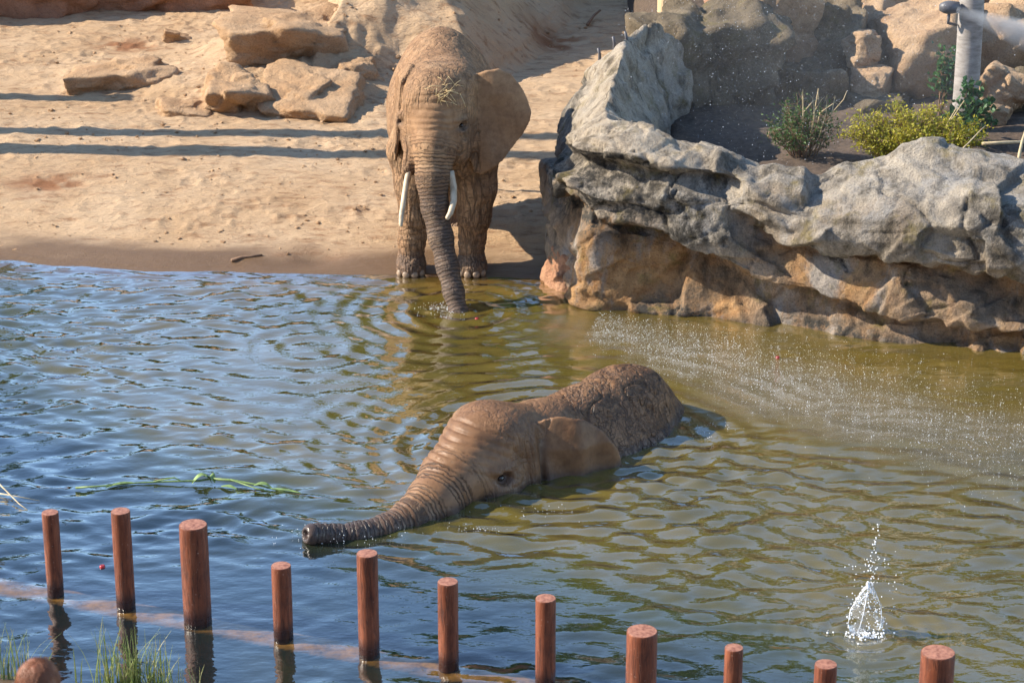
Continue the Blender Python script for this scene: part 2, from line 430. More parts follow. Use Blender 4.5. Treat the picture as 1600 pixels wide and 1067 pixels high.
def mat_water():
    m, n, l, b = newmat('pool_water'); n.remove(b)
    v = coords(n, l)
    nz = noise(n, l, v, 0.8, 5, 0.6)
    turb = attr(n, 'turbid')
    tf = math_(n, l, 'ADD', turb, math_(n, l, 'MULTIPLY_ADD', nz, 0.5, -0.25), clamp=True)
    c = ramp(n, l, tf, [(0.0, (0.006, 0.012, 0.012)), (0.35, (0.048, 0.050, 0.012)), (0.7, (0.128, 0.096, 0.019)), (1.0, (0.215, 0.150, 0.036))])
    df = n.new('ShaderNodeBsdfDiffuse'); l.new(c, df.inputs[0])
    tr = n.new('ShaderNodeBsdfTransparent'); tr.inputs[0].default_value = (0.92, 0.82, 0.62, 1)
    body = n.new('ShaderNodeMixShader'); l.new(attr(n, 'opaque'), body.inputs[0])
    l.new(tr.outputs[0], body.inputs[1]); l.new(df.outputs[0], body.inputs[2])
    vs = coords(n, l, (0.55, 1.0, 1))
    r1 = noise(n, l, vs, 7, 3, 0.5); r2 = noise(n, l, vs, 24, 2, 0.5)
    nb = bump(n, l, r1, 0.16, 0.05); nb = bump(n, l, r2, 0.10, 0.012, nb)
    sp = noise(n, l, v, 70, 2, 0.6)
    spb = N(n, 'Bump', Distance=0.02); l.new(math_(n, l, 'MULTIPLY', attr(n, 'rain'), 0.8), spb.inputs['Strength'])
    l.new(sp, spb.inputs['Height']); l.new(nb, spb.inputs['Normal']); nb = spb.outputs[0]
    gl = n.new('ShaderNodeBsdfGlossy'); gl.inputs['Roughness'].default_value = 0.02
    fr = n.new('ShaderNodeFresnel'); gm = n.new('ShaderNodeNewGeometry'); l.new(math_(n, l, 'MULTIPLY_ADD', gm.outputs['Backfacing'], 1 / 1.5 - 1.5, 1.5), fr.inputs['IOR'])   # same pane from below
    l.new(nb, gl.inputs['Normal']); l.new(nb, fr.inputs['Normal'])
    mx = n.new('ShaderNodeMixShader'); l.new(math_(n, l, 'MULTIPLY', fr.outputs[0], 2.9, clamp=True), mx.inputs[0])
    l.new(body.outputs[0], mx.inputs[1]); l.new(gl.outputs[0], mx.inputs[2])
    l.new(mx.outputs[0], n['Material Output'].inputs[0]); return m

M = {}
M['sand'] = mat_sand()
M['wall'] = mat_rock('grey_cast_rock', [(0.165, 0.145, 0.115), (0.29, 0.255, 0.205), (0.44, 0.385, 0.305)],
                     ochre=[(0.22, 0.105, 0.038), (0.43, 0.255, 0.115)], moss=(0.17, 0.13, 0.035), dark=0.95)
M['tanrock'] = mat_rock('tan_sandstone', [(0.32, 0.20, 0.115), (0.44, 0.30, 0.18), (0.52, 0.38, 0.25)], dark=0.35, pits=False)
M['sandstone'] = mat_rock('sandy_block', [(0.40, 0.235, 0.12), (0.47, 0.30, 0.165), (0.53, 0.36, 0.215)], dark=0.2, pits=False)
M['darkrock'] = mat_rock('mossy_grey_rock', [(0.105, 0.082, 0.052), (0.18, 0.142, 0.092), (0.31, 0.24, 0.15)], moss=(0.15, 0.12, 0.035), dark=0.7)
M['redrock'] = mat_rock('red_sandstone', [(0.30, 0.15, 0.085), (0.40, 0.21, 0.12), (0.46, 0.27, 0.16)], dark=0.35, pits=False)
M['soil'] = mat_plain('dark_soil', (0.085, 0.06, 0.042), 0.95, 0.4, 14, 0.03)
M['skin_dry'] = mat_skin('dusty_elephant_skin', (0.21, 0.115, 0.055), (0.285, 0.162, 0.080), (0.36, 0.22, 0.115), (0.062, 0.042, 0.032), 0.78, 0.4)
M['skin_wet'] = mat_skin('wet_elephant_skin', (0.135, 0.066, 0.027), (0.195, 0.098, 0.042), (0.26, 0.14, 0.064), (0.055, 0.040, 0.034), 0.5, 0.1)
M['ivory'] = mat_plain('ivory', (0.46, 0.38, 0.26), 0.5, 0.3, 14, 0.0, 0.4, col2=(0.30, 0.21, 0.12), stretch=(1, 1, 0.4))
M['nail'] = mat_plain('toenail', (0.24, 0.17, 0.11), 0.45, 0.25, 20)
M['eye'] = mat_plain('eye', (0.02, 0.012, 0.008), 0.12, 0.1, 10, 0, 0.6)
M['flesh'] = mat_plain('nostril_flesh', (0.30, 0.14, 0.09), 0.45, 0.2, 20)
M['straw'] = mat_plain('straw', (0.58, 0.44, 0.22), 0.7, 0.25, 20)
M['water'] = mat_water()
M['bark'] = mat_plain('pale_bark', (0.30, 0.275, 0.25), 0.8, 0.3, 9, 0.01, col2=(0.20, 0.18, 0.155), stretch=(0.6, 0.6, 2.2))
M['log'] = mat_plain('debarked_log', (0.58, 0.43, 0.25), 0.7, 0.25, 16, 0.006, stretch=(3, 3, 0.25))
M['stem'] = mat_plain('twig', (0.20, 0.12, 0.07), 0.8, 0.3, 12)
M['dryg'] = mat_plain('dry_stem', (0.50, 0.40, 0.24), 0.8, 0.25, 12)
M['leaf_g'] = mat_plain('green_leaf', (0.060, 0.120, 0.025), 0.5, 0.5, 6, col2=(0.030, 0.075, 0.015), trans=0.25)
M['leaf_y'] = mat_plain('yellow_green_leaf', (0.38, 0.34, 0.035), 0.5, 0.35, 7, col2=(0.18, 0.22, 0.025), trans=0.35)
M['leaf_b'] = mat_plain('ivy_leaf', (0.05, 0.13, 0.04), 0.45, 0.3, 8, trans=0.25)
M['grass'] = mat_plain('reed_grass', (0.20, 0.25, 0.07), 0.5, 0.4, 9, col2=(0.46, 0.40, 0.20), trans=0.3)
M['stalk'] = mat_plain('green_stalk', (0.15, 0.22, 0.065), 0.5, 0.5, 14, col2=(0.06, 0.11, 0.03))
M['red'] = mat_plain('red_peel', (0.33, 0.018, 0.022), 0.3, 0.3, 9, 0, 0.5)
M['steel'] = mat_plain('dark_metal', (0.10, 0.10, 0.11), 0.45, 0.2, 10)
M['hair'] = mat_plain('auburn_hair', (0.19, 0.065, 0.025), 0.45, 0.4, 30, 0.004, stretch=(4, 4, 0.6))
M['flesh_p'] = mat_plain('skin_tone', (0.55, 0.34, 0.25), 0.5, 0.1, 6)
M['shirt'] = mat_plain('magenta_shirt', (0.42, 0.03, 0.20), 0.8, 0.15, 14)
M['jeans'] = mat_plain('blue_jeans', (0.05, 0.08, 0.16), 0.85, 0.2, 30)

def mat_post():
    m, n, l, b = newmat('rusty_post')
    v = coords(n, l); vz = coords(n, l, (1, 1, 0.18))
    a = noise(n, l, vz, 22, 5, 0.65); g = noise(n, l, v, 5, 5, 0.65)
    c = ramp(n, l, a, [(0.3, (0.095, 0.023, 0.009)), (0.5, (0.175, 0.047, 0.018)), (0.72, (0.26, 0.080, 0.034))])
    c = mixc(n, l, ramp(n, l, g, [(0.35, (0.55, 0.55, 0.55)), (0.5, (0, 0, 0))]), c, (0.085, 0.028, 0.016))
    ck = ramp(n, l, math_(n, l, 'ABSOLUTE', math_(n, l, 'SUBTRACT', noise(n, l, coords(n, l, (1, 1, 0.06)), 26, 3, 0.6), 0.5)), [(0.0, (0.35, 0.3, 0.3)), (0.035, (1, 1, 1))])
    c = mixc(n, l, 0.8, c, ck, 'MULTIPLY')
    sp = noise(n, l, v, 60, 2, 0.5)
    c = mixc(n, l, ramp(n, l, sp, [(0.70, (0, 0, 0)), (0.75, (0.6, 0.6, 0.6))]), c, (0.48, 0.34, 0.26))
    wet = attr(n, 'wet')
    wf = math_(n, l, 'ADD', wet, math_(n, l, 'MULTIPLY_ADD', g, 0.8, -0.4), clamp=True)
    wf = math_(n, l, 'MULTIPLY', wf, math_(n, l, 'GREATER_THAN', wet, 0.05))
    c = mixc(n, l, wf, c, (0.030, 0.012, 0.008))
    l.new(c, b.inputs['Base Color'])
    l.new(math_(n, l, 'MULTIPLY_ADD', wf, -0.35, 0.58), b.inputs['Roughness'])
    b.inputs['Specular IOR Level'].default_value = 0.4
    l.new(bump(n, l, ck, 0.5, 0.006, bump(n, l, a, 0.4, 0.008)), b.inputs['Normal']); return m
M['post'] = mat_post()
M['posttop'] = mat_plain('worn_post_top', (0.30, 0.135, 0.085), 0.6, 0.45, 34, 0.003, col2=(0.16, 0.05, 0.03))
M['beam'] = mat_plain('mossy_beam', (0.36, 0.225, 0.07), 0.7, 0.5, 7, 0.03, col2=(0.09, 0.055, 0.02))

def mat_drops():
    m, n, l, b = newmat('water_drops')
    b.inputs['Base Color'].default_value = (0.92, 0.95, 0.98, 1); b.inputs['Roughness'].default_value = 0.1
    b.inputs['Specular IOR Level'].default_value = 0.8
    return m
M['drops'] = mat_drops()
def mat_splash():
    m, n, l, b = newmat('clear_splash')
    b.inputs['Base Color'].default_value = (0.95, 0.97, 1, 1); b.inputs['Roughness'].default_value = 0.03
    b.inputs['IOR'].default_value = 1.33; b.inputs['Transmission Weight'].default_value = 0.92
    v = coords(n, l); l.new(bump(n, l, noise(n, l, v, 25, 3), 0.6, 0.02), b.inputs['Normal'])
    tr = n.new('ShaderNodeBsdfTransparent'); mx = n.new('ShaderNodeMixShader'); mx.inputs[0].default_value = 0.7
    l.new(tr.outputs[0], mx.inputs[1]); l.new(b.outputs[0], mx.inputs[2]); l.new(mx.outputs[0], n['Material Output'].inputs[0])
    return m
M['splash'] = mat_splash()
def mat_fine():
    m, n, l, b = newmat('fine_spray')
    b.inputs['Base Color'].default_value = (0.9, 0.94, 0.98, 1); b.inputs['Roughness'].default_value = 0.3
    tr = n.new('ShaderNodeBsdfTransparent'); mx = n.new('ShaderNodeMixShader'); mx.inputs[0].default_value = 0.5
    l.new(tr.outputs[0], mx.inputs[1]); l.new(b.outputs[0], mx.inputs[2]); l.new(mx.outputs[0], n['Material Output'].inputs[0]); return m
M['fine'] = mat_fine()

# ------------------------------------------------------------------ ground
SHX = np.array([-60, -7, -6.1, -3.8, -1.4, 0.0, 0.6, 1.5, 3.0, 5.5, 60.0])
SHY = np.array([27.9, 27.8, 27.55, 27.1, 27.0, 26.95, 26.8, 27.0, 27.0, 27.0, 27.0])
POSTS = [((78, 800), (87, 925), 26), ((191, 798), (197, 945), 30), ((303, 819), (309, 968), 44), ((436, 883), (443, 992), 31),
         ((573, 864), (577, 1018), 33), ((698, 908), (701, 1040), 32), ((850, 934), (852, 1068), 32), ((1001, 985), (1001, 1096), 48),
         ((1143, 1011), (1143, 1123), 29), ((1287, 1037), (1285, 1150), 35), ((1460, 1018), (1455, 1182), 53)]
def post_line(x): return 18.53 - (np.asarray(x) + 3.86) * 0.398
def near_shore(x): return post_line(x) - 1.55
FOOT = [(RNG.uniform(-7, 1.5), RNG.uniform(27.9, 40), RNG.uniform(0.12, 0.22), RNG.uniform(0.5, 1.0)) for _ in range(150)]
SKIRT = [(-2.35, 36.4, 0.7, 0.16), (-4.3, 36.3, 0.5, 0.20), (-5.0, 34.2, 0.45, 0.14), (-6.2, 34.9, 0.6, 0.10), (-3.2, 34.6, 0.55, 0.18), (-2.1, 33.8, 0.5, 0.10), (-4.3, 33.9, 0.45, 0.12), (-3.3, 35.6, 0.6, 0.10), (-2.0, 35.2, 0.5, 0.12)]
def bank(x, y):
    x = np.asarray(x, float); y = np.asarray(y, float)
    d = y - np.interp(x, SHX, SHY) - 0.10 * vnoise(n3(x * 0.9, y * 0.3, 3.1))
    z = np.where(d > 0, np.interp(d, [0, 0.5, 0.95, 1.9, 3.2, 20, 400], [0.0, 0.05, 0.085, 0.30, 0.40, 0.62, 3.0]),
                 np.interp(d, [-4, -1.5, 0], [-1.5, -0.45, 0.0]))
    # heap of sand behind the standing elephant
    def heap(cx, cy, rx, ry, h, p=1.15):
        r = np.sqrt(((x - cx) / rx) ** 2 + ((y - cy) / ry) ** 2)
        return h * np.clip(1 - r, 0, 1) ** p * (1 + 0.12 * vnoise(n3(x * 1.7, y * 1.7, 5)))
    wob = 0.18 * vnoise(n3(x * 1.1, y * 1.1, 5)) + 0.06 * vnoise(n3(x * 3.1, y * 3.1, 8))
    ridge = np.minimum(np.minimum((y - 34.0) * 0.78, 3.4 + 0 * x), np.minimum((0.45 - x + (y - 36.6) * 0.30) * 0.98, (x + 2.95) * 1.9)) + wob
    ridge = 0.5 * (ridge + np.sqrt(ridge ** 2 + 0.02)) - 0.03 * (ridge < 0.2)
    ridge = np.where((y < 33) | (x < -3.6) | (x > 6), 0, np.clip(ridge - 0.02, 0, 4))
    z = z + np.where(d > 0, ridge + heap(-3.3, 34.6, 2.2, 2.0, 0.30) + heap(-2.9, 36.4, 1.9, 1.8, 0.30), 0)
    for sx_, sy_, sr_, sh_ in SKIRT: z = z + sh_ * np.exp(-((x - sx_) ** 2 + (y - sy_) ** 2) / sr_ ** 2)
    # near slope below the visitors
    dn = near_shore(x) - y
    z = np.where(dn > -3.0, np.maximum(z, np.where(dn > 0, 0.05 + 0.38 * dn, -1.5 + 1.55 * np.clip((dn + 3.0) / 3.0, 0, 1) ** 2)), z)
    return z, d
def ground_z(x, y): return float(bank(np.array([x]), np.array([y]))[0][0])
def build_ground():
    def axis(a, b, st, out):
        c = np.arange(a, b + st / 2, st); g = st * 1.6 ** np.arange(1, 18); e = np.cumsum(g); e = e[e < out]
        return np.concatenate([a - e[::-1], c, b + e])
    xs = axis(-8.2, 3.2, 0.03, 400); ys = np.concatenate([-np.cumsum(1.2 * 1.5 ** np.arange(14))[::-1], np.arange(0, 26.2, 0.35), axis(26.3, 42.5, 0.03, 500)[lambda q: q > 26.2] if False else np.arange(26.3, 43, 0.03), 43 + np.cumsum(0.05 * 1.6 ** np.arange(1, 19))])
    X, Y = np.meshgrid(xs, ys, indexing='ij')
    Z, d = bank(X, Y)
    dry = sstep(0.5, 1.6, d)
    det = 0.020 * fbm(n3(X * 1.2, Y * 1.8), 3) + 0.007 * fbm(n3(X * 5, Y * 9, 2), 4) * dry
    rid = 1 - np.abs(fbm(n3(X * 2.2 + 0.6 * Y, Y * 5.5, 9), 3))
    det += 0.018 * np.clip(rid - 0.72, 0, 1) * 3 * dry
    pl = vnoise(n3(X * 0.6, Y * 0.6, 12))
    det += 0.025 * np.clip(fbm(n3(X * 9, Y * 9, 4), 2), 0, 1) * sstep(0.1, 0.5, pl) * dry
    lump = np.exp(-(((X + 3.0) / 1.8) ** 2 + ((Y - 34.2) / 1.3) ** 2))
    det += lump * 0.07 * np.clip(fbm(n3(X * 7, Y * 7, 8), 3), -0.2, 1)
    for fx, fy, r, s in FOOT:
        q = np.nonzero((np.abs(xs - fx) < 2.2 * r))[0]; p = np.nonzero(np.abs(ys - fy) < 2.2 * r)[0]
        if not len(q) or not len(p): continue
        a = np.ix_(q, p)
        rr = np.hypot(X[a] - fx, (Y[a] - fy) * 0.9) / r
        det[a] += s * (-0.024 * np.exp(-(rr / 0.8) ** 4) + 0.010 * np.exp(-((rr - 1.15) / 0.22) ** 2)) * dry[a]
    Z = Z + np.where(d > -0.2, (det * (0.35 + 0.65 * dry) + 0.010 * fbm(n3(X * 4, Y * 7, 15), 3) * (1 - dry) * sstep(0.05, 0.3, d)), 0)
    Z = np.where(d > 0.15, np.maximum(Z, 0.02 + 0.06 * sstep(0.15, 0.5, d)), Z)
    wet = 1 - sstep(0.35, 1.05, d + 0.25 * fbm(n3(X * 1.1, Y * 2.0, 6), 3))
    red = np.zeros_like(X)
    for u, v, a, b_ in ((75, 270, 0.55, 0.35), (195, 73, 0.55, 0.45), (475, 215 + 140, 0.5, 0.3), (500, 352, .3, .2), (870, 70, 0.5, 0.6)):
        c = G(u, v, 0.45); red = np.maximum(red, np.exp(-(((X - c.x) / a) ** 2 + ((Y - c.y) / b_) ** 2) ** 1.5) * np.clip(0.75 + 1.0 * fbm(n3(X * 5, Y * 5, 1), 3), 0, 1))
        Z -= 0.04 * np.exp(-(((X - c.x) / a) ** 2 + ((Y - c.y) / b_) ** 2) ** 1.5)
    V = np.stack([X, Y, Z], -1).reshape(-1, 3)
    me = npmesh('ground', V, gridfaces(len(xs), len(ys)), True, {'wet': wet.ravel(), 'red': red.ravel()})
    return tag(link('ground', me, M['sand']), kind='structure')
build_ground()

# ------------------------------------------------------------------ pool water
E1 = Vector((-0.83, 27.12, -0.02))                # standing elephant, between its front feet
E2 = Vector((-0.25, 21.0, 0.0)); E2R = R(-45)     # bathing elephant, below its forehead
TIP = G(722, 487); SPL = G(1350, 990)
def build_water():
    xs = np.concatenate([-9 - np.cumsum(0.06 * 1.5 ** np.arange(1, 14))[::-1], np.arange(-8.6, 8.6, 0.03), 9 + np.cumsum(0.06 * 1.5 ** np.arange(1, 14))])
    ys = np.concatenate([np.arange(5, 15, 0.3), np.arange(15, 28.6, 0.027)])
    X, Y = np.meshgrid(xs, ys, indexing='ij')
    rg = np.random.default_rng(21)
    Z = np.zeros_like(X)
    calm = sstep(0.2, 1.6, X) * sstep(21.2, 22.6, Y)                       # quiet muddy corner by the rocks
    calm = np.maximum(calm, 0.6 * sstep(-1.2, 0.2, X) * sstep(23.2, 24.4, Y))
    amp = (1 - 0.85 * calm) * np.clip(0.82 + 1.0 * vnoise(n3(X * 0.45, Y * 0.6, 2)), 0.3, 1.5)
    wx = X + 0.22 * vnoise(n3(X * 0.9, Y * 0.9, 1)); wy = Y + 0.10 * vnoise(n3(X * 0.9, Y * 0.9, 4))
    for i in range(64):
        lam = math.exp(rg.uniform(math.log(0.13), math.log(0.75)))
        th = rg.normal(0, 0.55) + R(-97); k = 2 * math.pi / lam
        slope = 0.027 * (1.0 if lam < 0.4 else 0.7)
        env = np.clip(0.55 + 1.3 * vnoise(n3(X * 0.7 + 3 * i, Y * 1.1, i)), 0.05, 1.6)
        Z += slope / k * env * np.sin(k * (wx * math.cos(th) + wy * math.sin(th)) + rg.uniform(0, 6.28))
    Z *= amp
    def rings(cx, cy, lam, a, r0, fall, sx=1, sy=1):
        r = np.hypot((X - cx) / sx, (Y - cy) / sy); r = r + 0.03 * vnoise(n3(X * 2, Y * 2, 7))
        return a * np.sin(2 * math.pi * r / lam) * np.exp(-np.clip(r - r0, 0, None) / fall) * sstep(0, r0, r)
    Z += rings(TIP.x, TIP.y, 0.28, 0.010, 0.2, 1.1)
    Z += rings(TIP.x - 1.6, TIP.y - 1.2, 0.34, 0.006, 0.3, 1.3)
    Z += rings(E2.x + 0.7, E2.y + 0.7, 0.30, 0.011, 1.3, 0.8)
    Z += rings(SPL.x, SPL.y, 0.16, 0.010, 0.12, 0.35)
    for (t, b, w_) in POSTS[:6]:
        g = G(*b); Z += rings(g.x, g.y, 0.07, 0.0025, 0.08, 0.16)
    bz, d = bank(X, Y)
    dp = np.clip(-bz, 0.0, None)
    beam = np.abs(Y - post_line(X) - 0.02) * 0.93
    dp = np.where(beam < 0.24, np.minimum(dp, 0.03 + 0.12 * sstep(0.14, 0.24, beam)), dp)
    opaque = 1 - np.exp(-dp / 0.14); opaque = np.where(dp < 0.005, 0.0, opaque)
    turb = 0.62 + 0 * X
    turb += 0.35 * sstep(1.2, 0.1, np.interp(X, SHX, SHY) - Y)
    turb += 0.14 * calm
    turb -= 0.62 * sstep(20.4, 17.4, Y + 0.75 * X)
    turb -= 0.25 * sstep(-3.0, -6.0, X)
    rain = np.zeros_like(X)
    for u, v, s in ((960, 515, 0.6), (1080, 560, 0.7), (1220, 610, 0.8), (1380, 650, 0.8), (1550, 690, 0.9)):
        c = G(u, v); rain = np.maximum(rain, np.exp(-((X - c.x) / s) ** 2 - ((Y - c.y) / (s * 0.9)) ** 2))
    Z = np.where((dp < 0.04) & (Y > 22), Z * np.clip(dp / 0.04, 0.1, 1), Z)
    Z = np.where((d > 0.14) & (Y > 22), -0.06, Z)
    V = np.stack([X, Y, Z], -1).reshape(-1, 3)
    me = npmesh('water', V, gridfaces(len(xs), len(ys)), True,
                {'opaque': opaque.ravel(), 'turbid': turb.ravel(), 'rain': rain.ravel()})
    return tag(link('water', me, M['water']), kind='structure')
build_water()

# ------------------------------------------------------------------ rock wall by the pool (one cast rock)
def build_wall():
    pts = np.array([(2.15, 30.75), (1.75, 30.6), (1.22, 30.25), (0.86, 29.4), (0.70, 28.3), (0.60, 27.2), (0.58, 26.5), (0.80, 25.93), (1.43, 25.62),
                    (2.49, 25.36), (3.51, 25.0), (4.3, 24.66), (5.49, 24.36), (6.6, 24.1), (7.6, 24.2), (8.4, 25.2)])
    out = []
    P = np.vstack([2 * pts[0] - pts[1], pts, 2 * pts[-1] - pts[-2]])
    for i in range(1, len(P) - 2):
        for t in np.linspace(0, 1, 40, endpoint=False):
            a, b, c, d = P[i - 1:i + 3]
            out.append(0.5 * (2 * b + (c - a) * t + (2 * a - 5 * b + 4 * c - d) * t * t + (3 * b - a - 3 * c + d) * t ** 3))
    C = np.array(out)
    L = np.concatenate([[0], np.cumsum(np.linalg.norm(np.diff(C, axis=0), axis=1))])
    S = np.arange(0, L[-1], 0.026); C = np.stack([np.interp(S, L, C[:, i]) for i in range(2)], -1)
    T = np.gradient(C, axis=0)
    ker = np.hanning(35); ker /= ker.sum()
    T = np.stack([np.convolve(np.pad(T[:, i], 17, 'edge'), ker, 'valid') for i in range(2)], -1)
    T /= np.linalg.norm(T, axis=1, keepdims=True)
    NO = np.stack([T[:, 1], -T[:, 0]], -1)
    ic = np.argmin(np.abs(C[:, 0] - 0.80) + np.abs(C[:, 1] - 25.93))
    sc = S[ic]
    xf = np.where(S < sc, -9, C[:, 0])                      # x along the front, -9 on the arm
    def line(pix):                                          # photo outline points on the front face -> z as function of S
        sx, zz = [], []
        for u, v in pix:
            y = 25.6
            for _ in range(5):
                p = YP(u, v, y); j = ic + np.argmin(np.abs(C[ic:, 0] - p.x)); y = C[j, 1] + 0.05
            sx.append(S[j]); zz.append(p.z)
        return np.interp(S, sx, zz)
    zl = line([(905, 318), (935, 345), (985, 353), (1040, 372), (1110, 405), (1180, 442), (1230, 470)])
    z2 = line([(1150, 330), (1180, 350), (1260, 388), (1330, 395), (1410, 402), (1470, 425), (1560, 440), (1640, 450)])
    z3 = line([(1165, 440), (1250, 455), (1340, 480), (1415, 500), (1480, 512), (1600, 522)])
    s_of = lambda u: float(np.interp(YP(u, 400, 25.3).x, C[ic:ic + 300, 0], S[ic:ic + 300]))
    # height of the outer rim, ridge and inner rim, with their setback from the outline
    ks = [0, sc - 5.0, sc - 3.6, sc - 2.4, sc - 1.2, sc - 0.3, s_of(980), s_of(1090), s_of(1180), s_of(1250), s_of(1290), s_of(1400), s_of(1500), s_of(1590), s_of(1680), S[-1]]
    z1k = [1.3, 1.55, 1.75, 1.70, 1.62, 1.80, 1.84, 1.70, 1.62, 1.52, 1.50, 1.60, 1.64, 1.58, 1.3, 1.2]
    wrk = [0.25, 0.42, 0.55, 0.60, 0.50, 0.45, 0.55, 0.40, 0.35, 0.35, 0.60, 0.95, 1.00, 0.85, 0.6, 0.5]
    zrk = [1.9, 2.22, 2.28, 2.18, 2.10, 2.06, 2.06, 1.86, 1.74, 1.65, 1.78, 1.92, 1.88, 1.80, 1.4, 1.3]
    wik = [0.5, 0.8, 1.0, 1.05, 1.05, 1.05, 0.95, 0.8, 0.65, 0.65, 1.0, 1.35, 1.4, 1.3, 1.1, 1.0]
    zik = [1.2, 1.3, 1.35, 1.35, 1.55, 1.85, 1.86, 1.80, 1.68, 1.58, 1.72, 1.88, 1.84, 1.66, 1.2, 1.1]
    z1, wr, zr, wi, zi = (np.interp(S, ks, k) for k in (z1k, wrk, zrk, wik, zik))
    nf, ntop, nin = 120, 44, 30
    lf = sstep(2.65, 2.35, np.where(S < sc, 0, C[:, 0]) + 0.05 * np.sin(9 * S))
    armf = sstep(sc + 0.0, sc - 1.6, S)
    V = np.zeros((len(S), nf + ntop + nin, 3)); och = np.zeros((len(S), nf + ntop + nin))
    for i in range(len(S)):
        z = np.linspace(-0.6, z1[i], nf)
        a = zl[i]
        oL = np.interp(z, [-0.6, 0.0, 0.12, a - 0.45 if a > 0.6 else 0.14, a - 0.05, a + 0.03, a + 0.28, max(1.42, a + .3), 1.50, 1.62, 1.74, z1[i]],
                       [0.0, -0.08, -0.14, -0.26 * min(1, a + .2), -0.36, 0.08, 0.17, 0.10, -0.02, -0.15, -0.02, 0.02])
        b, c = z2[i], z3[i]
        oR = np.interp(z, [-0.6, 0.0, max(0.06, c - 0.22), c - 0.04, c + 0.03, c + 0.12, b - 0.30, b - 0.04, b + 0.03, b + 0.22, b + 0.45, z1[i] - 0.08, z1[i]],
                       [0.10, 0.04, -0.12, -0.20, 0.05, 0.07, 0.0, -0.22, 0.08, 0.18, 0.14, 0.02, -0.06])
        oA = np.interp(z, [-0.6, 0.3, 1.0, 1.4, z1[i]], [0.25, 0.22, 0.12, 0.05, -0.1])
        pil = math.exp(-((S[i] - sc - 0.10) / 0.34) ** 2)                # pillar at the corner
        oL = np.where(z < a + 0.2, oL * (1 - pil) + pil * 0.06, oL)
        o = lf[i] * oL + (1 - lf[i]) * oR
        o = armf[i] * oA + (1 - armf[i]) * o
        V[i, :nf, 0] = C[i, 0] + NO[i, 0] * o; V[i, :nf, 1] = C[i, 1] + NO[i, 1] * o; V[i, :nf, 2] = z
        oc = np.where(z < a + 0.02, 1.0, np.clip(0.55 - (z - a) * 1.2, 0, 1)) * lf[i] + (1 - lf[i]) * np.clip(np.where(z < b, 0.72, 0.30 - 0.3 * (z - b)), 0, 1)
        och[i, :nf] = oc * (1 - armf[i] * 0.8)
        q = np.linspace(0, 1, ntop + 1)[1:]
        nn = np.interp(q, [0, wr[i] / wi[i], 1], [-o[-1], wr[i], wi[i]]); zz = np.interp(q, [0, wr[i] / wi[i], 1], [z1[i], zr[i], zi[i]])
        zz += 0.05 * np.sin(q * math.pi)
        V[i, nf:nf + ntop, 0] = C[i, 0] - NO[i, 0] * nn; V[i, nf:nf + ntop, 1] = C[i, 1] - NO[i, 1] * nn; V[i, nf:nf + ntop, 2] = zz
        q = np.linspace(0, 1, nin + 1)[1:]
        nn = wi[i] + 0.25 * q; V[i, nf + ntop:, 0] = C[i, 0] - NO[i, 0] * nn; V[i, nf + ntop:, 1] = C[i, 1] - NO[i, 1] * nn
        V[i, nf + ntop:, 2] = zi[i] + (0.5 - zi[i]) * q
    # smooth across the outline a little so that the ledges run on, then weather it
    K = np.hanning(9); K /= K.sum()
    Vp = np.pad(V, ((4, 4), (0, 0), (0, 0)), 'edge'); V = sum(K[j] * Vp[j:j + len(S)] for j in range(9))
    F = gridfaces(len(S), V.shape[1])[:, ::-1]
    P0 = V.reshape(-1, 3)
    Q_ = V.copy()
    for ax, hw in ((0, 7), (1, 6)):
        K = np.hanning(2 * hw + 3)[1:-1]; K /= K.sum(); pd = [(0, 0)] * 3; pd[ax] = (hw, hw); Qp = np.pad(Q_, pd, 'edge'); n_a = Q_.shape[ax]
        Q_ = sum(K[j] * np.take(Qp, range(j, j + n_a), ax) for j in range(2 * hw + 1))
    nm = vnormals(Q_.reshape(-1, 3), F)
    if nm[(len(S) - 200) * V.shape[1] + 60, 1] > 0: F = F[:, ::-1]; nm = -nm
    w1 = P0 + 0.25 * np.stack([vnoise(P0 * 1.3), vnoise(P0 * 1.3 + 9), vnoise(P0 * 1.3 + 17)], -1)
    disp = 0.09 * vnoise(w1 * 1.1) + 0.05 * (0.5 - np.abs(vnoise(w1 * 2.2 + 3))) + 0.018 * fbm(w1 * 6, 3) + 0.012 * fbm(w1 * 17, 3)
    # blocky breaks: stepped noise gives flat facets with edges
    st = vnoise(w1 * np.array([1.1, 1.1, 1.8]) + 31) * 3.0; fl = np.floor(st); st = fl + sstep(0.72, 1.0, st - fl)
    frg = np.random.default_rng(77)
    disp = 0.40 * disp + 0.015 * st + facets(w1, frg, 0.80, 0.07, 0.016) + facets(P0, frg, 0.30, 0.055, 0.006) + facets(P0, frg, 0.15, 0.07, 0.004)
    # cracks
    cr = np.abs(vnoise(w1 * np.array([1.5, 1.5, 0.9]) + 50)); disp -= 0.05 * np.exp(-(cr / 0.018) ** 2) * (vnoise(w1 * 0.9 + 70) > 0.0)
    disp *= np.where(P0[:, 2] < 0.0, 0.5, 1.0)
    P0 = P0 + nm * disp[:, None]
    xx, zz = P0[:, 0], P0[:, 2]; nz_ = fbm(P0 * 1.8, 3)
    topm = np.zeros(V.shape[:2]); topm[:, nf:] = 1; topm = topm.ravel()
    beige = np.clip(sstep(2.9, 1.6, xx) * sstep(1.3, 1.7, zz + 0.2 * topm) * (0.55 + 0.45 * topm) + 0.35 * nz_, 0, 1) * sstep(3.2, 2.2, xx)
    stain = np.clip(sstep(0.7, 1.0, zz) * sstep(1.95, 1.75, zz) * sstep(2.7, 2.2, xx) * (1 - topm) * 0.9 + 0.5 * nz_ * (1 - topm) + 0.35 * sstep(0.0, 0.6, nz_) * (1 - topm) + sstep(0.14, 0.0, zz) * 0.8, 0, 1)
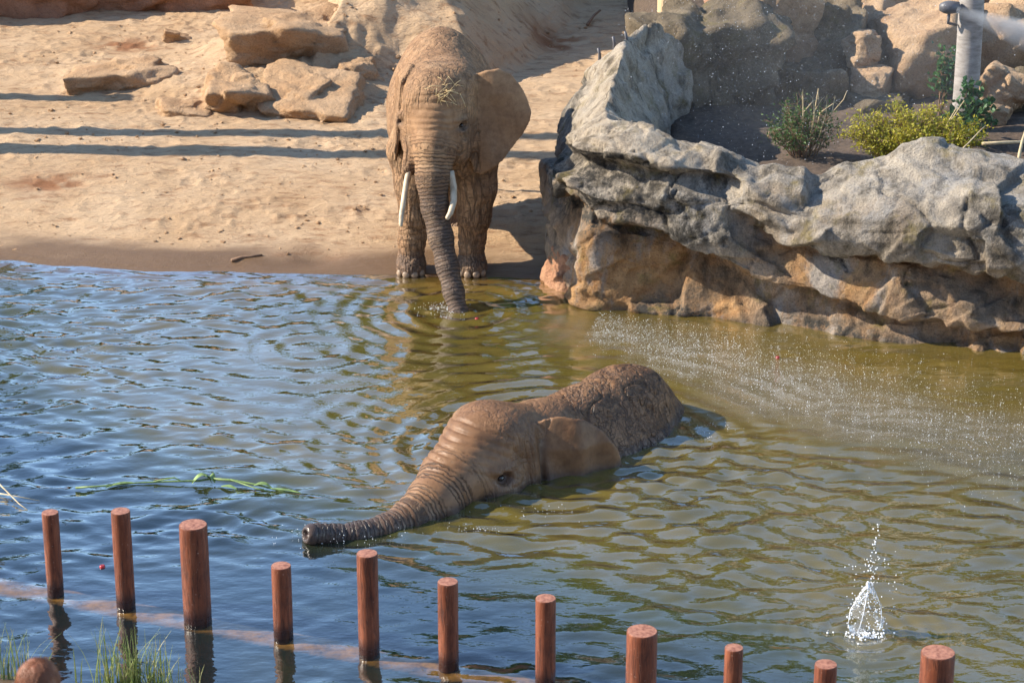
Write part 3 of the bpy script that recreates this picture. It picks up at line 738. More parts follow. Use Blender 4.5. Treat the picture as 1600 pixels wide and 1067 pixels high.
    me = npmesh('rock_wall', P0, F, True, {'beige': beige, 'stain': stain, 'ochre': np.clip(och.reshape(-1) + 0.25 * vnoise(P0 * 2.2), 0, 1)})
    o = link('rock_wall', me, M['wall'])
    return tag(o, 'long grey and ochre rock wall with overhanging ledges rising from the muddy water', 'rock')
build_wall()

# raised bed behind the wall
def build_bed():
    xs = np.arange(1.0, 12.0, 0.06); ys = np.arange(25.2, 40.0, 0.06)
    X, Y = np.meshgrid(xs, ys, indexing='ij')
    Z = 1.02 + 0.05 * fbm(n3(X * 2, Y * 2, 3), 4) + 0.05 * (Y - 28) * 0.3
    # sloping edges stay inside the rocks
    px = np.array([1.9, 2.0, 3.0, 4.0, 5.5, 7.5, 12]); py = np.array([27.6, 26.6, 26.1, 25.9, 25.3, 25.0, 25.6])
    edge = np.minimum(sstep(-0.5, 0.1, Y - np.interp(X, px, py)), sstep(1.2, 1.9, X - 0.10 * np.clip(Y - 28, 0, 3)))
    Z = -0.6 + (Z + 0.6) * edge
    me = npmesh('planting_bed', np.stack([X, Y, Z], -1).reshape(-1, 3), gridfaces(len(xs), len(ys)), True)
    tag(link('planting_bed', me, M['soil']), kind='structure')
build_bed()
BED = 1.03

# ------------------------------------------------------------------ boulders
_bm = bmesh.new(); bmesh.ops.create_icosphere(_bm, subdivisions=5, radius=1.0); _bm.verts.ensure_lookup_table()
ICO_V = np.array([v.co[:] for v in _bm.verts]); ICO_F = np.array([[v.index for v in f.verts] for f in _bm.faces]); _bm.free()
def boulder(name, label, loc, dim, mat, seed=0, rz=0.0, tilt=(0, 0), rough=1.0, nplanes=7, group=None, taper=0.0):
    rg = np.random.default_rng(seed + 100)
    D = ICO_V
    base = [((1, 0, 0), 1), ((-1, 0, 0), 1), ((0, 1, 0), 1), ((0, -1, 0), 1), ((0, 0, 1), 1), ((0, 0, -1), 1)]
    nn = [np.array(a, float) + rg.normal(0, 0.13, 3) for a, _ in base]; dd = [1.0] * 6
    for _ in range(nplanes):
        v = rg.normal(0, 1, 3); v /= np.linalg.norm(v); nn.append(v); dd.append(rg.uniform(1.08, 1.32))
    r = np.full(len(D), 9.0)
    for v, d in zip(nn, dd):
        v = v / np.linalg.norm(v); c = D @ v
        q = np.where(c > 0.05, d / np.maximum(c, 0.05), 9.0)
        h = np.clip(0.10 - np.abs(r - q), 0, None) / 0.10
        r = np.minimum(r, q) - h * h * 0.025
    P = D * r[:, None]
    P = P * (np.array(dim) / 2)
    P[:, :2] *= (1 - taper * (P[:, 2:3] / dim[2] + 0.5))
    s = max(0.25, min(dim)); off = seed * 3.7
    n_ = P / (np.linalg.norm(P, axis=1, keepdims=True) + 1e-9)
    W = P / s
    disp = 0.09 * vnoise(W * 1.6 + off) + 0.06 * (0.5 - np.abs(vnoise(W * 3.4 + off))) + 0.035 * fbm(W * 8 + off, 3)
    stp = vnoise(W * 1.7 + off + 4) * 3; fl = np.floor(stp); disp += 0.05 * (fl + sstep(0.7, 1, stp - fl))
    disp = 0.55 * disp + facets(W + 0.1 * vnoise(W * 3 + off)[:, None], rg, 0.75, 0.16, 0.05, (1, 1, 1.3)) + facets(W, rg, 0.35, 0.10, 0.015)
    P = P + n_ * (disp * s * rough * 0.8)[:, None]
    me = npmesh(name, P, ICO_F, True)
    o = link(name, me, mat)
    o.location = loc; o.rotation_euler = (R(tilt[0]), R(tilt[1]), R(rz))
    return tag(o, label, 'boulder', group)

def gb(u, v):                                             # point of the sand under a photo pixel
    d = ray(u, v); t = np.arange(24.0, 60.0, 0.02)
    z = CAM_H + d[2] * t; h = bank(d[0] * t, d[1] * t)[0]
    i = int(np.argmax(z <= h)); return Vector((d[0] * t[i], d[1] * t[i], h[i]))
# half-buried blocks on the sand bank
p = gb(455, 88);  boulder('boulder', 'large flat-topped sandstone block with a chipped front edge beside the sand heap', (p.x, p.y + 0.75, p.z + 0.10), (1.75, 1.7, 0.72), M['sandstone'], 3, 4, (3, 0), 1.25, 6)
p = gb(175, 143); boulder('boulder', 'long low sandstone slab with a straight shaded front on open sand', (p.x + 0.1, p.y + 0.35, p.z + 0.03), (1.45, 0.9, 0.50), M['sandstone'], 4, 5, (4, -4), 1.1, 5)
p = gb(365, 168); boulder('boulder', 'sandstone block undercut with an orange front between two slabs', (p.x, p.y + 0.35, p.z + 0.06), (0.98, 0.95, 0.62), M['sandstone'], 5, 6, (6, 0), 1.3, 6)
p = gb(483, 185); boulder('boulder', 'broad tilted sandstone slab sloping down to the flat sand', (p.x, p.y + 0.65, p.z + 0.09), (1.3, 1.35, 0.42), M['sandstone'], 6, -8, (13, 2), 1.2, 6)
p = gb(556, 124); boulder('boulder', 'small sandstone lump at the foot of the sand heap', (p.x, p.y + 0.2, p.z + 0.04), (0.62, 0.5, 0.36), M['sandstone'], 8, 10, (5, 4))
p = gb(272, 66);  boulder('boulder', 'thin pale stone flake poking out of the sand', (p.x, p.y + 0.1, p.z + 0.03), (0.42, 0.22, 0.2), M['sandstone'], 9, 20, (0, 20))
p = gb(300, 182); boulder('boulder', 'low worn stone barely showing above the sand', (p.x - 0.1, p.y + 0.2, p.z - 0.0), (0.75, 0.5, 0.22), M['sandstone'], 10, 5, (10, 5))
p = gb(40, 34);   boulder('boulder', 'long red-brown rock bank edging the far end of the sand', (p.x - 0.4, p.y + 0.9, p.z + 0.35), (3.0, 1.6, 1.2), M['redrock'], 12, 3)
p = gb(230, 24);  boulder('boulder', 'low dusty brown rock bank lying in shade behind the sand', (p.x, p.y + 1.1, p.z + 0.15), (3.3, 1.8, 0.9), M['redrock'], 13, -2)
def clods():
    rg = np.random.default_rng(14); P, r = [], []
    while len(P) < 1500:
        x, y = rg.uniform(-7.2, 1.4), rg.uniform(27.6, 41)
        if rg.random() > 0.25 + 0.75 * math.exp(-((x + 3.0) / 1.8) ** 2 - ((y - 34.3) / 1.5) ** 2): continue
        P.append((x, y, 0)); r.append(min(0.05, rg.lognormal(math.log(0.013), 0.5)))
    P = np.array(P); P[:, 2] = bank(P[:, 0], P[:, 1])[0] + 0.004; r = np.array(r)
    bm = bmesh.new(); bmesh.ops.create_icosphere(bm, subdivisions=1, radius=1.0); bm.verts.ensure_lookup_table()
    v0 = np.array([v.co[:] for v in bm.verts]); f0 = np.array([[v.index for v in f.verts] for f in bm.faces]); bm.free()
    V = P[:, None] + v0[None] * rg.uniform(0.6, 1.3, (len(P), len(v0), 1)) * r[:, None, None] * np.array([1.2, 1.2, 0.8])
    F = f0[None] + (np.arange(len(P)) * len(v0))[:, None, None]
    tag(link('sand_clods', npmesh('sand_clods', V.reshape(-1, 3), F.reshape(-1, 3), False), M['sandstone']), 'small clods and pebbles strewn over the sand bank', 'clods', kind='stuff')
clods()
# rocks round the planting bed: (u, v of the middle, y, width px, height px, depth m)
def rk(label, u, v, y, wpx, hpx, dep, mat, seed, rz=0, tilt=(0, 0), taper=0.0, rough=1.0):
    c = YP(u, v, y); s = FPX / math.hypot(y, CAM_H - c.z)
    boulder('boulder', label, (c.x, y + dep * 0.2, c.z), (wpx / s, dep, hpx / s * 1.0), mat, seed, rz, tilt, rough, taper=taper)
rk('large dark mossy rock with a pale flat top behind the long rock wall', 1122, 118, 31.0, 195, 205, 1.5, M['darkrock'], 21, 6, (0, 4), 0, 1.5)
rk('small mossy stone wedged between the rock wall and the dark mossy rock', 1032, 85, 31.9, 62, 90, 0.8, M['darkrock'], 22, 20)
rk('tan angular rock leaning over the dark mossy rock', 1205, 32, 31.8, 130, 120, 1.2, M['tanrock'], 23, 25, (0, 20), 0, 1.3)
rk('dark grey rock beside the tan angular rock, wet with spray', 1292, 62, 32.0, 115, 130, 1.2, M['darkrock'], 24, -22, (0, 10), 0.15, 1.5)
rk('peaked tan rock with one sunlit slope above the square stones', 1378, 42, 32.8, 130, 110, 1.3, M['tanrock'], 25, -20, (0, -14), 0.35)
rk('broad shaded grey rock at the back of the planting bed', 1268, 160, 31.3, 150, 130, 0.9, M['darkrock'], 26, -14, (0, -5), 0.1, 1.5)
rk('upright squarish stone catching the sun above the planting bed', 1352, 82, 31.3, 46, 56, 0.45, M['tanrock'], 27, 12, (0, 3))
rk('small square stone with a sunlit corner below the upright stone', 1362, 138, 31.0, 54, 52, 0.5, M['tanrock'], 28, -8)
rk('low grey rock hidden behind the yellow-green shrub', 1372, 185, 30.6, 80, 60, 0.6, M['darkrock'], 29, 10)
rk('wide tan boulder with rough bedding behind the pale tree trunk', 1455, 105, 31.6, 150, 170, 1.2, M['tanrock'], 30, 14, (0, -6))
rk('massive tan boulder to the far side of the pale trunk', 1568, 80, 32.0, 130, 150, 1.5, M['tanrock'], 31, -6)
rk('grey square stone standing beside the pale trunk', 1566, 150, 30.4, 60, 78, 0.5, M['tanrock'], 32, 12)
rk('small pale stone block below the grey square stone', 1558, 190, 29.9, 38, 46, 0.3, M['tanrock'], 33, -12)
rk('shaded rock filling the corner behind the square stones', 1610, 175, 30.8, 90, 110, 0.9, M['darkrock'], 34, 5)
rk('red-brown rock peeping over the tan angular rock', 1150, 6, 35.0, 80, 42, 1.0, M['redrock'], 35, 5)
rk('reddish upright rock behind the peaked tan rock', 1440, 20, 34.0, 90, 110, 1.0, M['redrock'], 36, 15, (0, 8))
rk('red-brown rock slab rising behind the pale trunk', 1520, 10, 34.4, 110, 110, 1.0, M['redrock'], 37, -8)
rk('large red-brown rock rising behind the wet grey rock', 1300, -25, 34.6, 190, 90, 1.4, M['redrock'], 38, 3)
rk('knobbly brown stone at the sand corner of the rock wall', 872, 290, 27.6, 44, 70, 0.6, M['wall'], 39, 10)
rk('round brown rock low at the corner where wall meets water', 884, 440, 26.55, 46, 95, 0.55, M['redrock'], 40, 10, (0, 8))

# ------------------------------------------------------------------ elephants
def finish_elephant(name, sdf, trunk, root, mat, wet_shade_f, crackf, ringamp, foldf=None, deep=0.009):
    V, F = sdf.nets()
    nm = vnormals(V, F)
    c = V.mean(0)
    if ((V - c) * nm).sum() < 0: F = F[:, ::-1]; nm = -nm
    s, q, L = chain_param(V, trunk)
    ring = sstep(1.5, 1.12, q) * sstep(0.12, 0.45, s)
    s2 = s + 0.022 * vnoise(V * 4)
    d = ringamp * ring * (np.clip(np.sin(2 * math.pi * s2 / 0.068) * 0.5 + 0.5, 0.0, 1) ** 0.5 - 0.6)
    d += 0.010 * fbm(V * 3.0, 3)
    # loose skin folds
    w1 = V + 0.10 * np.stack([vnoise(V * 3), vnoise(V * 3 + 5), vnoise(V * 3 + 11)], -1)
    f1 = np.abs(vnoise(w1 * np.array([6.5, 6.5, 1.6]))); f2 = np.abs(vnoise(w1 * np.array([2.5, 7.0, 9.0]) + 13))
    cr = crackf(V, s, q)
    d -= cr * (deep * np.exp(-(f1 / 0.07) ** 2) + 0.004 * np.exp(-(f2 / 0.06) ** 2))
    if foldf is not None: d += foldf(V)
    V = V + nm * d[:, None].astype(np.float32)
    me = npmesh(name, V, F, True, {'s': s, 'ring': ring, 'wet': wet_shade_f(V, s, q, L), 'crack': cr})  # the wet layer also holds painted eye and crease shade
    return link(name, me, mat, root)
def ball_part(name, loc, r, mat, parent, rot=(0, 0, 0)):
    bm = bmesh.new(); bmesh.ops.create_uvsphere(bm, u_segments=16, v_segments=10, radius=1.0)
    for v in bm.verts: v.co = Vector((v.co.x * r[0], v.co.y * r[1], v.co.z * r[2]))
    me = bpy.data.meshes.new(name); bm.to_mesh(me); bm.free()
    for p_ in me.polygons: p_.use_smooth = True
    o = link(name, me, mat, parent); o.location = loc; o.rotation_euler = rot; return o

def standing_elephant():
    root = empty('elephant', E1)
    tag(root, 'dusty brown elephant standing on the bank with its trunk dipped into the water', 'elephant', 'elephants at the pool')
    S = SDF((-0.95, -1.65, -0.2), (1.25, 2.5, 2.85), 0.0175)
    # trunk (from the brow to the water)
    T = [(-0.03, -0.56, 2.02, 0.25), (-0.065, -0.70, 1.72, 0.215), (-0.075, -0.80, 1.42, 0.182), (-0.04, -0.89, 1.08, 0.155),
         (0.025, -0.99, 0.76, 0.138), (0.10, -1.12, 0.46, 0.122), (0.17, -1.26, 0.20, 0.108), (0.235, -1.37, -0.02, 0.095), (0.26, -1.41, -0.12, 0.098)]
    # body
    S.ell((0.0, 0.95, 1.64), (0.66, 1.10, 0.80), 0.2)
    S.ell((0.0, 1.45, 1.72), (0.63, 0.66, 0.80), 0.25)
    S.ell((0.11, 0.25, 1.68), (0.58, 0.60, 0.76), 0.25)
    S.chain([(0.06, 0.2, 2.12, 0.24), (0.02, 0.8, 2.20, 0.20), (-0.02, 1.25, 2.36, 0.17), (-0.06, 1.65, 2.20, 0.2), (-0.08, 2.0, 1.85, 0.2)], 0.34)
    S.ell((0.13, 0.12, 2.26), (0.24, 0.32, 0.26), 0.16)
    S.cap((0.05, 0.15, 1.95), (0.0, -0.35, 2.05), 0.48, 0.36, 0.2)
    # head, turned a little to its right
    ha = R(-19); ch, sh = math.cos(ha), math.sin(ha)
    def HP(p_): x, y = p_[0] - 0.05, p_[1] + 0.05; return (x * ch - y * sh + 0.125, x * sh + y * ch - 0.05, p_[2])
    HR = Matrix.Rotation(ha, 3, 'Z')
    def he(c, r, k, cut=False): S.ell(HP(c), r, k, rot=HR, cut=cut)
    he((0.0, -0.32, 2.17), (0.395, 0.40, 0.42), 0.14)
    he((0.0, -0.50, 2.24), (0.29, 0.24, 0.26), 0.14)
    he((0.19, -0.20, 2.36), (0.21, 0.26, 0.20), 0.12); he((-0.19, -0.20, 2.36), (0.21, 0.26, 0.20), 0.12)
    he((0.0, -0.45, 1.78), (0.33, 0.34, 0.36), 0.14)
    he((0.27, -0.38, 1.74), (0.14, 0.24, 0.30), 0.10); he((-0.27, -0.38, 1.74), (0.14, 0.24, 0.30), 0.10)
    he((0.0, -0.42, 1.45), (0.17, 0.26, 0.17), 0.12)                 # lower jaw
    S.chain(T, 0.07)
    for sx in (-1, 1):                                               # tusk sheaths, brows
        S.cap(HP((sx * 0.18, -0.62, 1.70)), HP((sx * 0.215, -0.74, 1.44)), 0.12, 0.09, 0.07)
        he((sx * 0.345, -0.50, 2.03), (0.07, 0.13, 0.05), 0.06)
        he((sx * 0.352, -0.50, 1.90), (0.05, 0.10, 0.03), 0.05)
        he((sx * 0.385, -0.52, 1.958), (0.045, 0.06, 0.03), 0.03, cut=True)
    # legs: (x, y, z, r)
    S.chain([(0.42, 0.10, 1.45, 0.29), (0.42, 0.02, 1.05, 0.215), (0.39, 0.0, 0.72, 0.175), (0.365, 0.03, 0.42, 0.145), (0.36, 0.0, 0.20, 0.155)], 0.12)
    S.chain([(-0.34, 0.12, 1.45, 0.29), (-0.31, 0.02, 1.05, 0.205), (-0.30, 0.0, 0.72, 0.165), (-0.345, 0.03, 0.42, 0.145), (-0.36, 0.0, 0.20, 0.155)], 0.12)
    for sx, fy in ((0.36, 0.0), (-0.36, 0.0)):
        S.ell((sx, fy - 0.03, 0.10), (0.178, 0.205, 0.15), 0.08)
    S.chain([(0.26, 1.55, 1.35, 0.33), (0.20, 1.40, 0.85, 0.205), (0.17, 1.45, 0.45, 0.145), (0.17, 1.42, 0.15, 0.15)], 0.14)
    S.chain([(-0.36, 1.55, 1.35, 0.33), (-0.27, 1.40, 0.85, 0.205), (-0.20, 1.45, 0.45, 0.145), (-0.20, 1.42, 0.15, 0.15)], 0.14)
    for sx in (0.17, -0.20): S.ell((sx, 1.40, 0.17), (0.165, 0.19, 0.13), 0.08)
    S.chain([(-0.10, 2.08, 1.75, 0.07), (-0.12, 2.25, 1.4, 0.04), (-0.12, 2.28, 0.9, 0.03), (-0.11, 2.25, 0.6, 0.045)], 0.05)
    # spread ear on the shaded side: outline in metres from its root
    poly = [(-0.10, 0.40), (0.02, 0.47), (0.14, 0.52), (0.29, 0.53), (0.43, 0.46), (0.55, 0.31), (0.63, 0.15), (0.67, 0.0), (0.64, -0.10), (0.54, -0.26),
            (0.42, -0.40), (0.30, -0.51), (0.18, -0.60), (0.06, -0.68), (-0.02, -0.66), (-0.06, -0.50), (-0.04, -0.2), (-0.06, 0.1)]
    bend = lambda u, v: 0.10 * np.sin(np.clip(u, 0, 1) * 4.2) - 0.10 * np.clip(v - 0.25, 0, 1) - 0.02 * np.sin(u * 9 + v * 6)
    S.sheet((0.40, -0.26, 1.98), (math.cos(R(20)), math.sin(R(20)), 0.0), (0.02, 0.10, 1), poly, bend, 0.017, 0.05)
    # the other ear lies back along the neck, its top edge rolled over
    poly2 = [(-0.02, 0.40), (0.04, 0.52), (0.16, 0.58), (0.34, 0.54), (0.50, 0.36), (0.56, 0.1), (0.50, -0.2), (0.36, -0.40), (0.18, -0.52), (0.04, -0.55), (-0.01, -0.4), (-0.03, -0.1), (-0.04, 0.2)]
    bend2 = lambda u, v: 0.03 * np.sin(np.clip(u, 0, 1) * 5) + 0.75 * np.clip(v - 0.38, 0, 1) ** 1.2
    S.sheet((-0.455, -0.34, 2.0), (-0.16, 0.98, 0.0), (0.10, 0.0, 1), poly2, bend2, 0.024, 0.02)
    S.cap((-0.38, -0.16, 2.38), (-0.40, -0.16, 1.80), 0.07, 0.05, 0.06)      # root of that ear
    def wet_shade_f(V, s, q, L):
        tr = sstep(1.6, 1.15, q) * sstep(0.35, 1.05, s)
        ft = sstep(0.36, 0.20, V[:, 2]) * 0.55 * (V[:, 1] > -0.5)
        ey = sum(np.exp(-(((V - np.array(HP((sx * 0.36, -0.52, 1.95)))) / 0.09) ** 2).sum(1)) for sx in (-1, 1)) * 0.8  # darker damp skin round the eyes, with socket shade put into the colour
        return np.clip(np.maximum.reduce([tr * 0.85, ft, ey]), 0, 1)
    def crackf(V, s, q):
        c = 0.6 + 0.2 * sstep(1.0, 0.4, V[:, 2]) + 0.3 * sstep(2.0, 1.6, V[:, 2]) * (V[:, 1] < 0)
        ear = (V[:, 0] > 0.46) & (V[:, 1] < 0.35) & (V[:, 2] > 1.3); return np.where(ear, 0.06, np.clip(c, 0, 1)) * sstep(1.0, 1.4, q)
    def foldf(V):
        # forehead creases and the ankle folds
        fx = np.exp(-((V[:, 0]) / 0.33) ** 2) * (V[:, 1] < -0.45)
        zz = V[:, 2] + 0.10 * np.abs(V[:, 0]) + 0.02 * vnoise(V * 5)
        e = -0.012 * fx * sum(np.exp(-((zz - z0) / 0.014) ** 2) for z0 in (2.34, 2.27, 2.19, 2.09, 2.02, 1.96))
        za = V[:, 2] + 0.04 * vnoise(V * 7)
        e += -0.009 * (V[:, 2] < 0.75) * (np.abs(V[:, 1]) < 0.4) * sum(np.exp(-((za - z0) / 0.014) ** 2) for z0 in (0.26, 0.33, 0.41, 0.50, 0.60, 0.68))
        return e
    finish_elephant('body', S, T, root, M['skin_dry'], wet_shade_f, crackf, 0.006, foldf)
    # tusks
    def tusk(pts, r0):
        P_ = [Vector(q) for q in pts]; pp = []
        for i in range(len(P_) - 1):
            for t in (0, 0.33, 0.66): pp.append(P_[i].lerp(P_[i + 1], t))
        pp.append(P_[-1]); n_ = len(pp)
        return MB().tube(pp, [r0 * (1 - (i / (n_ - 1)) ** 2 * 0.55) if i < n_ - 1 else r0 * 0.2 for i in range(n_)], 12).build('tusk', M['ivory'], root)
    tusk([(-0.325, -0.63, 1.50), (-0.365, -0.71, 1.32), (-0.395, -0.83, 1.14), (-0.42, -0.92, 0.99), (-0.425, -0.97, 0.91), (-0.422, -0.98, 0.88)], 0.036)
    tusk([(0.135, -0.80, 1.48), (0.17, -0.86, 1.32), (0.175, -0.97, 1.18), (0.14, -1.06, 1.07), (0.105, -1.09, 1.02), (0.095, -1.095, 1.005)], 0.041)
    for sx in (-1, 1): ball_part('eye', HP((sx * 0.350, -0.515, 1.958)), (0.024, 0.030, 0.022), M['eye'], root)
    for cx in (-0.36, 0.36):
        for a in (-52, -18, 18, 52):
            ball_part('toenail', (cx + 0.168 * math.sin(R(a)), -0.03 - 0.196 * math.cos(R(a)), 0.055), (0.045, 0.026, 0.044), M['nail'], root, (0, 0, R(a)))
    # wisps of hay thrown on the forehead
    mb = MB(); rg = np.random.default_rng(5)
    for i in range(26):
        x, z = rg.normal(0.10, 0.09), rg.normal(2.38, 0.08)
        y = -0.30 - 0.40 * math.sqrt(max(0.02, 1 - (x / 0.40) ** 2 - ((z - 2.17) / 0.44) ** 2)) - 0.06
        d = Vector((rg.normal(0, 1), rg.normal(0, 0.25), rg.normal(0, 0.6))).normalized() * rg.uniform(0.05, 0.13)
        q = Vector((x, y, z)); m_ = q + d * 0.5 + Vector((0, -0.015, 0.015))
        mb.tube([E1 + q - d * 0.5, E1 + m_, E1 + q + d], [0.0028] * 3, 5)
    o = mb.build('hay', M['straw'])
    tag(o, 'wisps of dry hay lying on the forehead of the standing elephant', 'hay', kind='stuff')
standing_elephant()

def bathing_elephant():
    root = empty('elephant', E2, E2R)
    tag(root, 'wet reddish-brown elephant lying deep in the pool with its trunk stretched over the water', 'elephant', 'elephants at the pool')
    S = SDF((-0.95, -2.3, -0.75), (1.0, 2.75, 0.85), 0.0165)
    T = [(0.02, -0.22, 0.26, 0.34), (0.08, -0.50, 0.15, 0.30), (0.15, -0.80, 0.05, 0.235), (0.19, -1.10, 0.0, 0.17), (0.18, -1.40, -0.02, 0.122),
         (0.10, -1.70, -0.01, 0.105), (0.0, -1.90, 0.02, 0.088), (-0.045, -2.03, 0.05, 0.082), (-0.06, -2.10, 0.065, 0.088)]
    S.ell((0.0, 1.48, -0.42), (0.72, 1.18, 0.82), 0.2)
    S.ell((0.0, 0.75, -0.30), (0.58, 0.55, 0.66), 0.25)
    S.chain([(0.0, 0.35, 0.28, 0.22), (-0.02, 0.75, 0.27, 0.18), (0.0, 1.3, 0.28, 0.17), (0.0, 1.8, 0.35, 0.16), (0.0, 2.15, 0.22, 0.2), (0.0, 2.5, -0.1, 0.22)], 0.32)
    S.ell((0.0, 1.88, 0.22), (0.30, 0.34, 0.27), 0.25)
    S.cap((0, 0.5, 0.0), (0, 0.05, 0.15), 0.48, 0.40, 0.2)
    # head
    S.ell((0.0, 0.05, 0.24), (0.40, 0.40, 0.42), 0.14)
    S.ell((-0.02, -0.12, 0.38), (0.31, 0.26, 0.27), 0.14); S.ell((0, 0.06, 0.49), (0.33, 0.28, 0.22), 0.1); S.ell((0, 0.28, 0.36), (0.36, 0.34, 0.27), 0.12)
    S.ell((0.18, 0.10, 0.43), (0.22, 0.28, 0.20), 0.12); S.ell((-0.18, 0.10, 0.43), (0.22, 0.28, 0.20), 0.12)
    S.ell((0.0, -0.18, 0.0), (0.38, 0.38, 0.34), 0.14)
    S.ell((0.30, -0.10, 0.02), (0.16, 0.26, 0.26), 0.10); S.ell((-0.30, -0.10, 0.02), (0.16, 0.26, 0.26), 0.10)
    S.chain(T, 0.08)
    for sx in (-1, 1):
        S.ell((sx * 0.365, -0.16, 0.245), (0.09, 0.15, 0.055), 0.06); S.ell((sx * 0.39, -0.14, 0.07), (0.06, 0.12, 0.04), 0.05)
        S.ell((sx * 0.44, -0.17, 0.16), (0.07, 0.085, 0.05), 0.04, cut=True)
    S.ell((0.41, 0.20, 0.20), (0.07, 0.08, 0.26), 0.05); S.ell((-0.41, 0.20, 0.20), (0.07, 0.08, 0.26), 0.05)      # swelling before the ear
    # ears laid back along the body
    poly = [(-0.10, 0.22), (-0.04, 0.36), (0.08, 0.43), (0.24, 0.45), (0.44, 0.40), (0.64, 0.26), (0.79, 0.07), (0.88, -0.18), (0.72, -0.45), (0.45, -0.62), (0.15, -0.6), (-0.02, -0.4), (-0.08, -0.1)]
    for sx in (1, -1):
        if sx < 0: poly = [(u_, v_ if v_ < 0 else v_ * 0.3) for u_, v_ in poly]
        bend = lambda u, v, sx=sx: sx * (0.10 * np.sin(np.clip(u, 0, 1) * 3.6) - 0.42 * np.clip(v - 0.16, 0, 1) - 0.03 * np.sin(u * 14) * sstep(0.1, 0.5, u))
        S.sheet((sx * 0.37, 0.34, 0.13), (sx * 0.36, 0.93, 0.0), (sx * 0.06, 0, 1), poly, lambda u, v, b_=bend: b_(u, v), 0.018, 0.045)
    for sx in (1, -1): S.ell((sx * 0.47, 0.33, 0.08), (0.07, 0.028, 0.30), 0.03, cut=True)      # deep crease where the ear folds
    # nostril
    tip = Vector(T[-1][:3]); dr = (tip - Vector(T[-2][:3])).normalized()
    S.ell(tuple(tip + dr * 0.10), (0.058, 0.095, 0.052), 0.02, rot=dr.to_track_quat('Y', 'Z').to_matrix(), cut=True)
    def wet_shade_f(V, s, q, L):
        tr = sstep(1.6, 1.15, q) * sstep(0.75, 1.6, s)
        ln = 0.75 * sstep(0.13, 0.01, V[:, 2] + 0.05 * vnoise(V * 4))
        ey = 0.85 * np.exp(-(((np.abs(V[:, 0]) - 0.40) / 0.10) ** 2 + ((V[:, 1] + 0.16) / 0.10) ** 2 + ((V[:, 2] - 0.15) / 0.085) ** 2))  # eye patch: damp skin plus shade painted into the socket
        crease_shade = 0.6 * np.exp(-(((np.abs(V[:, 0]) - 0.45) / 0.10) ** 2 + ((V[:, 1] - 0.33) / 0.06) ** 2)) * (V[:, 2] < 0.4)  # shade of the ear crease, put into the colour
        return np.clip(np.maximum.reduce([tr * 0.95, ln, ey, crease_shade]), 0, 1)
    def crackf(V, s, q):
        c = 0.35 + 0.55 * sstep(0.75, 1.2, V[:, 1])
        ear = (np.abs(V[:, 0]) > 0.40) & (V[:, 1] < 1.1) & (V[:, 1] > 0.2); return np.where(ear, 0.04, np.clip(c, 0, 1)) * sstep(1.0, 1.4, q)
    def foldf(V):
        fx = np.exp(-(V[:, 0] / 0.40) ** 2) * sstep(0.15, -0.05, V[:, 1])
        # creases that run across the brow: measure along the slope of the forehead
        a = -V[:, 1] * 0.55 - V[:, 2] * 0.83 + 0.25 * V[:, 0] ** 2 + 0.02 * vnoise(V * 4)
        return -0.020 * fx * sum(np.exp(-((a - z0) / 0.013) ** 2) for z0 in (-0.36, -0.27, -0.19, -0.11, -0.03, 0.05))
    finish_elephant('body', S, T, root, M['skin_wet'], wet_shade_f, crackf, 0.011, foldf, 0.020)
    for sx in (-1, 1): ball_part('eye', (sx * 0.372, -0.17, 0.155), (0.034, 0.042, 0.032), M['eye'], root)
    ball_part('nostril', tuple(tip + dr * 0.005), (0.055, 0.014, 0.05), M['flesh'], root, dr.to_track_quat('Y', 'Z').to_euler())
bathing_elephant()

